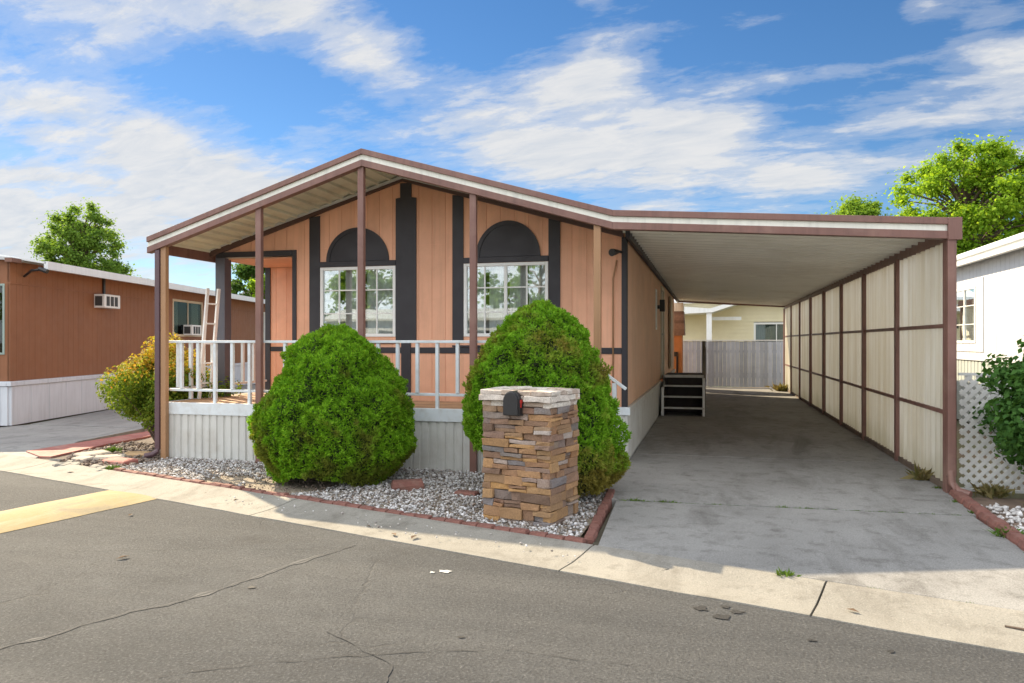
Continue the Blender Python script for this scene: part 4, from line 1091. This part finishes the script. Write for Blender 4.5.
# ------------------------------------------------------------------ neighbour home on the left
NA_ = .26607; N0 = (-6.08, 2.98)
ndu = (math.cos(NA_), math.sin(NA_)); ndv = (-math.sin(NA_), math.cos(NA_))
nh = thing('mobile_home', 'brown mobile home on the left with white skirting and a pale metal awning edge', 'mobile home', (N0[0], N0[1], 0), rz=NA_)
m_nb = M('brown_siding', (.27, .110, .048), .08, 1.5, .6, .05, 120, streak=.15)
m_ns = M('white_skirting', (.64, .67, .72), .06, 2, .55, .03, 70, streak=.3)
nside = lambda s_, z, d: (d, s_, z)
nfront = lambda s_, z, d: (s_, -d, z)
NL = 19.0
NWIN = [(7.3, 9.5, 1.80, 2.92), (15.0, 15.9, 1.6, 2.85)]
mb = MB(); boards(nside, 0, NL, .86, lambda s_: 2.80, NWIN, .20, .006, .014, mb, back=True)
mb.build('side_wall', m_nb, nh, local=True)
mb = MB(); boards(nside, 0, NL, 2.835, lambda s_: 3.28, [(7.3, 9.5, 2.836, 2.92), (15.0, 15.9, 2.836, 2.85)], .20, .006, .014, mb); mb.build('upper_wall', m_nb, nh, local=True)
mb = MB(); mb.box(-.02, .012, 0, 7.3, 2.802, 2.833); mb.box(-.02, .012, 9.5, 15.0, 2.802, 2.833); mb.box(-.02, .012, 15.9, NL, 2.802, 2.833); mb.build('belt_trim', m_nb, nh, local=True)
mb = MB(); boards(nfront, -7, -.02, .86, lambda s_: 3.28, [(-1.9, -.10, 1.39, 2.80)], .20, .006, .014, mb); mb.box(-7, 0, NL, NL + .05, .86, 3.28); mb.box(-7.05, -7, 0, NL, .0, 3.28)
mb.box(-6.9, -.05, .06, NL, .80, .86); mb.build('front_wall', m_nb, nh, local=True)
m_ngl = glassmat('neighbour_glass', (.50, .56, .54), .04, .02)
window((-1.9, -.10, 1.39, 2.80), nfront, nh, 2, 1, M('sage_frame', (.30, .38, .34), .08, 3, .5, .03), .04, curtain=(), glass=m_ngl, local=True)
nw = window((7.3, 9.5, 1.80, 2.92), nside, nh, 2, 1, M('cream_frame', (.60, .50, .36), .08, 3, .5, .03), .07, curtain=[(7.4, 7.9), (8.95, 9.4)], local=True, glass=m_ngl)
window((15.0, 15.9, 1.6, 2.85), nside, nh, 1, 2, m_vinyl, .06, local=True)
mb = MB(); mb.box(-6.9, -1.2, .8, NL - .2, .87, .9); mb.box(-1.25, -1.2, .8, NL - .2, .9, 3.2); mb.build('room', m_inter, nh, local=True)
# skirting panels
mb = MB(); s_ = 0.0
while s_ < NL:
    e = min(NL, s_ + .62); mb.box(-.03, .03, s_ + .006, e - .006, -.02, .755); s_ = e
s_ = -7.0
while s_ < 0: mb.box(s_ + .006, min(-.032, s_ + .614), -.03, .03, -.02, .755); s_ += .62
mb.build('skirting', m_ns, nh, local=True)
mb = MB(); mb.box(-.03, .055, -.055, NL, .76, .855); mb.box(-7, -.031, -.055, .03, .76, .855); mb.build('skirting_cap', m_ns, nh, local=True, bevel=.01)
# roof: low bowed metal with drip edge, awning edge from 1.1 m back
mb = MB(); prof = [(-7.15, 3.25), (-3.5, 3.55), (.12, 3.25), (.12, 3.31), (-3.5, 3.62), (-7.15, 3.31)]
mb.prism(prof, -.15, NL + .1, lambda p, q, d: (p, d, q)); mb.build('roof', m_rooftop, nh, local=True)
m_aw = M('pale_awning_metal', (.70, .72, .73), .05, 2, .35, .03, 50, streak=.2)
mb = MB(); mb.box(.0, .14, -.16, .14, 3.22, 3.30); mb.build('drip_edge', M('brown_drip', (.20, .10, .07), .1, 3, .5, .03), nh, local=True)
mb = MB(); mb.prism([(-.5, 3.39), (.62, 3.21), (.62, 3.25), (-.5, 3.43)], .15, NL, lambda p, q, d: (p, d, q)); mb.box(.58, .66, .15, NL, 3.10, 3.262); mb.build('side_awning', m_aw, nh, local=True)
mb = MB(); mb.tube([(.03, .4, 2.98), (.3, .2, 3.08), (.60, .13, 3.10)], .025, 8); mb.tube([(.5, .13, 3.11), (.68, .10, 3.05)], .045, 8); mb.build('awning_bracket', m_black, nh, local=True)
# air conditioners
m_acg = M('grille_dark', (.05, .05, .05), .2, 6, .6, 0)
def aircon(s0, s1, z0, z1, out):
    a = MB().box(.0, out, s0, s1, z0, z1).build('air_conditioner', m_vinyl, nh, local=True, bevel=.012)
    g = MB()
    k = 3
    for i in range(k):
        q0 = s0 + .08 + (s1 - s0 - .16) * i / k; q1 = q0 + (s1 - s0 - .16) / k - .05
        g.box(out + .001, out + .006, q0, q1, z0 + .05, z1 - .05)
    g.box(.03, out - .06, s0 - .006, s0 - .001, z0 + .05, z1 - .05)
    g.build('grille', m_acg, a, local=True)
aircon(3.05, 3.78, 2.46, 2.79, .26); aircon(8.05, 8.75, 1.84, 2.16, .28)
MB().box(.005, .04, 3.42, 3.50, 2.80, 3.24).build('cable_conduit', m_black, nh, local=True)

# ladder standing on the deck
m_lad = M('pale_wood', (.84, .84, .82), .12, 6, .7, .2, 60)
ld = thing('step_ladder', 'white painted wooden ladder leaning beside the slate porch column', 'ladder', (-.02, .95, .79))
def lp_(t, s2): return Vector((-.035 + .150 * t + s2 * .022, .90 + s2 * .10, .79 + 1.66 * t))
for s2 in (-1, 1):
    MB().bar(lp_(0, s2), lp_(1, s2), .028, .06, up=(0, 1, 0)).build('side_rail', m_lad, ld, bevel=.004)
for k in range(5):
    t = .14 + k * .18
    MB().bar(lp_(t, -.93), lp_(t, .93), .05, .022).build('rung', m_lad, ld)

# ------------------------------------------------------------------ white home on the right
wh = thing('mobile_home', 'white sided mobile home on the right with grey lower wall and a white roof edge', 'mobile home', (12.5, 10, 0))
wm = lambda s_, z, d: (12.5 - d, s_, z)
m_wv = M('white_siding', (.60, .61, .64), .04, 2, .5, .03, 90, streak=.1)
mb = MB(); boards(wm, 1.5, 19, 1.30, lambda s_: 3.22, [(7.85, 9.25, 1.62, 2.76)], .21, .012, .016, mb); mb.build('side_wall', m_wv, wh)
mb = MB(); mb.box(12.55, 19, 1.5, 1.55, .9, 3.2); mb.box(12.55, 19, 18.95, 19, .9, 3.2); mb.box(19, 19.05, 1.5, 19, 0, 3.2); mb.build('end_wall', m_wv, wh)
mb = MB(); ribbed(lambda s_, z, d: (12.50 - d, s_, z), 1.5, 19, 0, 1.28, .2, .012, mb); mb.build('lower_wall', M('grey_green_skirt', (.40, .43, .41), .06, 2, .6, .03, 80, streak=.3), wh, recalc=False)
mb = MB(); mb.box(12.46, 12.52, 1.5, 19, 1.275, 1.305); mb.build('drip_rail', m_wv, wh)
mb = MB(); mb.prism([(12.28, 3.22), (15.8, 3.72), (19.2, 3.22), (19.2, 3.36), (15.8, 3.86), (12.28, 3.36)], 1.3, 19.2, lambda p, q, d: (p, d, q)); mb.build('roof', m_rooftop, wh)
mb = MB(); mb.tube([(12.25, 1.3, 3.33), (12.25, 19.2, 3.33)], .075, 12); mb.box(12.20, 12.30, 1.3, 19.2, 3.17, 3.25); mb.build('gutter', m_white, wh, smooth=False)
w_ = window((7.85, 9.25, 1.62, 2.76), wm, wh, 2, 3, m_vinyl, .05, curtain=[(8.0, 8.3)])
mb = MB()
for r_ in (rect(7.40, 7.46, 1.45, 2.9), rect(7.46, 9.4, 1.45, 1.51)): mb.prism(r_, .0, .02, wm)
mb.build('window_trim', m_vinyl, wh)
mb = MB(); mb.box(13.4, 13.45, 1.6, 18.9, .9, 3.2); mb.build('room', m_inter, wh)
# lattice panel beside the carport
lt = thing('lattice_panel', 'white diagonal lattice panel beside the carport post', 'lattice', (10.9, .2, 0))
mb = MB(); x0, x1, z0, z1 = 10.0, 12.45, .06, 1.28; pitch = .106; hwid = .020
def clipseg(ax, az, bx, bz):
    # clip a diagonal to the panel rectangle
    t0, t1 = 0.0, 1.0; dx, dz = bx - ax, bz - az
    for p, q in ((-dx, ax - x0), (dx, x1 - ax), (-dz, az - z0), (dz, z1 - az)):
        if p == 0: continue
        r_ = q / p
        if p < 0: t0 = max(t0, r_)
        else: t1 = min(t1, r_)
    return None if t1 - t0 < .02 else (ax + dx * t0, az + dz * t0, ax + dx * t1, az + dz * t1)
s_ = x0 - (z1 - z0)
while s_ < x1 + .01:
    for k, (sg, yy) in enumerate(((1, .200), (-1, .209))):
        sx = s_ if sg > 0 else s_ + (z1 - z0)
        sg_ = clipseg(sx, z0, sx + sg * (z1 - z0), z1)
        if sg_: mb.bar((sg_[0], yy, sg_[1]), (sg_[2], yy, sg_[3]), hwid * 2, .007, up=(0, 1, 0))
    s_ += pitch
mb.build('slats', m_vinyl, lt)
mb = MB(); mb.box(x0 - .02, x1 + .02, .19, .222, z1 + .001, z1 + .03); mb.box(x0 - .02, x1 + .02, .19, .222, z0 - .03, z0 - .001); mb.build('lattice_frame', m_white, lt)

# ------------------------------------------------------------------ behind the carport
fe = thing('board_fence', 'weathered grey board fence across the end of the carport', 'fence', (8, 19.2, 0))
m_fen = M('grey_fence_board', (.40, .43, .49), .12, 3, .85, .25, 60, streak=.35, island=.18)
mb = MB(); x = 2.5
while x < 17:
    wd = random.uniform(.125, .15); hh = 1.66 + random.uniform(-.012, .012)
    mb.box(x, x + wd - .008, 19.18 + random.uniform(0, .006), 19.205, .02, hh); x += wd
mb.build('boards', m_fen, fe)
mb = MB(); mb.box(2.5, 17, 19.21, 19.25, .35, .44); mb.box(2.5, 17, 19.21, 19.25, 1.25, 1.34); mb.build('rails', m_fen, fe)
mb = MB(); mb.box(2.5, 17, 19.16, 19.23, 1.675, 1.71); mb.build('sunlit_top_strip', m_white, fe)  # white strip stands in for sunlight on the board tops
for x in (2.6, 5.0, 7.45, 9.9, 12.3, 14.7, 16.9): MB().box(x - .05, x + .05, 19.252, 19.35, 0, 1.66).build('fence_post', m_fen, fe)
sheet('back_yard', [(2, 18.02), (12.4, 18.02), (12.4, 19.18), (2, 19.18)], .006, m_slab)
# small outbuilding behind the home
sh = thing('shed', 'small orange brown shed with shingled upper wall behind the peach home', 'shed', (6.1, 17.2, 0))
mb = MB(); mb.box(5.3, 6.50, 16.9, 18.0, .0, 1.85); mb.build('wall', M('orange_wood', (.50, .22, .09), .15, 4, .7, .1, 70), sh)
mb = MB()
for i in range(8):
    z = 1.86 + i * .10; mb.box(5.22, 6.58 - i * .004, 16.84 + i * .004, 18.06, z, z + .10 + .004 * (i % 2))
mb.build('shingle_band', M('brown_shingle', (.22, .15, .12), .2, 12, .9, .3, 60, island=.3), sh)
mb = MB(); mb.box(5.25, 6.54, 16.88, 18.02, 2.67, 2.95); mb.build('fascia', m_cream, sh)
mb = MB(); mb.box(6.20, 6.36, 16.82, 16.895, 1.15, 1.30); mb.tube([(6.34, 16.87, .5), (6.34, 16.87, 1.15)], .03, 8); mb.build('meter_box', m_black, sh)
# cream house beyond the fence
cr = thing('house', 'cream house beyond the grey fence with a white gabled porch roof', 'house', (9, 33, 0))
m_cw = M('cream_siding', (.76, .69, .48), .05, 2, .6, .05, 60)
cm_ = lambda s_, z, d: (s_, 33 - d, z)
def lap(mp, s0, s1, z0, z1, holes, mb):
    z = z0
    while z < z1:
        e = min(z1, z + .2); segs = [(s0, s1)]
        for h0, h1, hz0, hz1 in holes:
            if hz0 < e and hz1 > z: segs = [q for s2 in segs for q in ((s2[0], min(s2[1], h0)), (max(s2[0], h1), s2[1])) if q[1] - q[0] > .01]
        for a, b2 in segs:
            mb.add([mp(a, z, .022), mp(b2, z, .022), mp(b2, e, .004), mp(a, e, .004), mp(a, z, 0), mp(b2, z, 0)], [(0, 1, 2, 3), (0, 4, 5, 1)])
        z = e
    return mb
lap(cm_, 5.2, 20, .3, 3.75, [(9.7, 12.0, 1.5, 2.66)], MB()).build('front_wall', m_cw, cr)
mb = MB(); mb.box(5.2, 20, 41, 41.05, 0, 3.7); mb.box(5.2, 5.25, 33.05, 41, 0, 3.7); mb.box(19.95, 20, 33.05, 41, 0, 3.7); mb.box(5.3, 19.9, 34.6, 34.65, .3, 3.6); mb.box(5.2, 20, 33.0 + .03, 33.08, 0, .3); mb.build('rear_wall', m_cw, cr)
mb = MB(); mb.prism([(32.4, 3.70), (37, 5.0), (41.6, 3.70), (41.6, 3.85), (37, 5.15), (32.4, 3.85)], 4.8, 20.4, lambda p, q, d: (d, p, q)); mb.build('roof', M('pale_roof', (.62, .64, .66), .06, 2, .6, .05), cr)
window((9.7, 12.0, 1.5, 2.66), cm_, cr, 2, 1, m_vinyl, .10, glass=m_ngl, curtain=[(9.8, 11.9)])
mb = MB(); mb.prism([(5.2, 3.02), (7.55, 3.12), (9.05, 3.62), (9.05, 3.80), (7.45, 3.32), (5.2, 3.5)], 30.2, 32.98, lambda p, q, d: (p, d, q)); mb.build('porch_roof', m_white, cr)
for x in (7.40, 5.4): MB().box(x - .13, x + .13, 30.3, 30.56, 0, 3.05 if x < 6 else 3.1).build('porch_post', m_white, cr)
mb = MB(); mb.box(7.54, 9.0, 31.2, 31.3, 2.75, 2.92); mb.build('porch_beam', m_white, cr)
MB().box(5.65, 5.95, 32.8, 32.97, 2.3, 2.8).build('vent_hood', m_black, cr)
# distant grey roofed house on the left
gh = thing('house', 'distant house with a grey roof seen past the porch column', 'house', (-19, 40, 0))
mb = MB(); mb.box(-26, -15, 38, 46, 0, 4.2); mb.build('wall', m_cw, gh)
mb = MB(); mb.prism([(-26.5, 4.1), (-20.5, 6.6), (-14.5, 4.1), (-14.5, 4.25), (-20.5, 6.8), (-26.5, 4.25)], 37.5, 46.5, lambda p, q, d: (p, d, q)); mb.build('roof', M('grey_roof', (.35, .34, .35), .1, 2, .8, .1), gh)

# ------------------------------------------------------------------ across the street (seen mirrored in the windows)
op = thing('mobile_home', 'pale mobile home across the street mirrored in the front windows', 'mobile home', (0, -26, 0))
mb = MB(); mb.box(-12, 9, -29, -24, .0, 2.7); mb.build('wall', m_wv, op)
mb = MB(); mb.prism([(-24 + .3, 2.7), (-26.5, 3.3), (-29.3, 2.7), (-29.3, 2.82), (-26.5, 3.42), (-23.7, 2.82)], -12.3, 9.3, lambda p, q, d: (d, p, q)); mb.build('roof', m_rooftop, op)
for x in (-9, -4.5, 1, 5.5): MB().box(x, x + 1.4, -23.995, -23.96, 1.2, 2.2).build('window', m_dark, op)
for i, (x, y, H, lab) in enumerate([(-2.5, -33, 8.5, 'broad tree across the street mirrored in the left window'), (8.5, -35, 9.5, 'tall tree across the street mirrored in the right window'), (-14, -34, 8, 'tree at the far end across the street mirrored faintly in the glass')]):
    tree((x, y, 0), lab, H, [(0, 0, H * .6, 3.2, 3, H * .28), (2, 0, H * .5, 2.4, 2.4, H * .2), (-2, .4, H * .52, 2.4, 2.4, H * .2)], 6000, .34, m_left, 60 + i, .25, 45, .95)
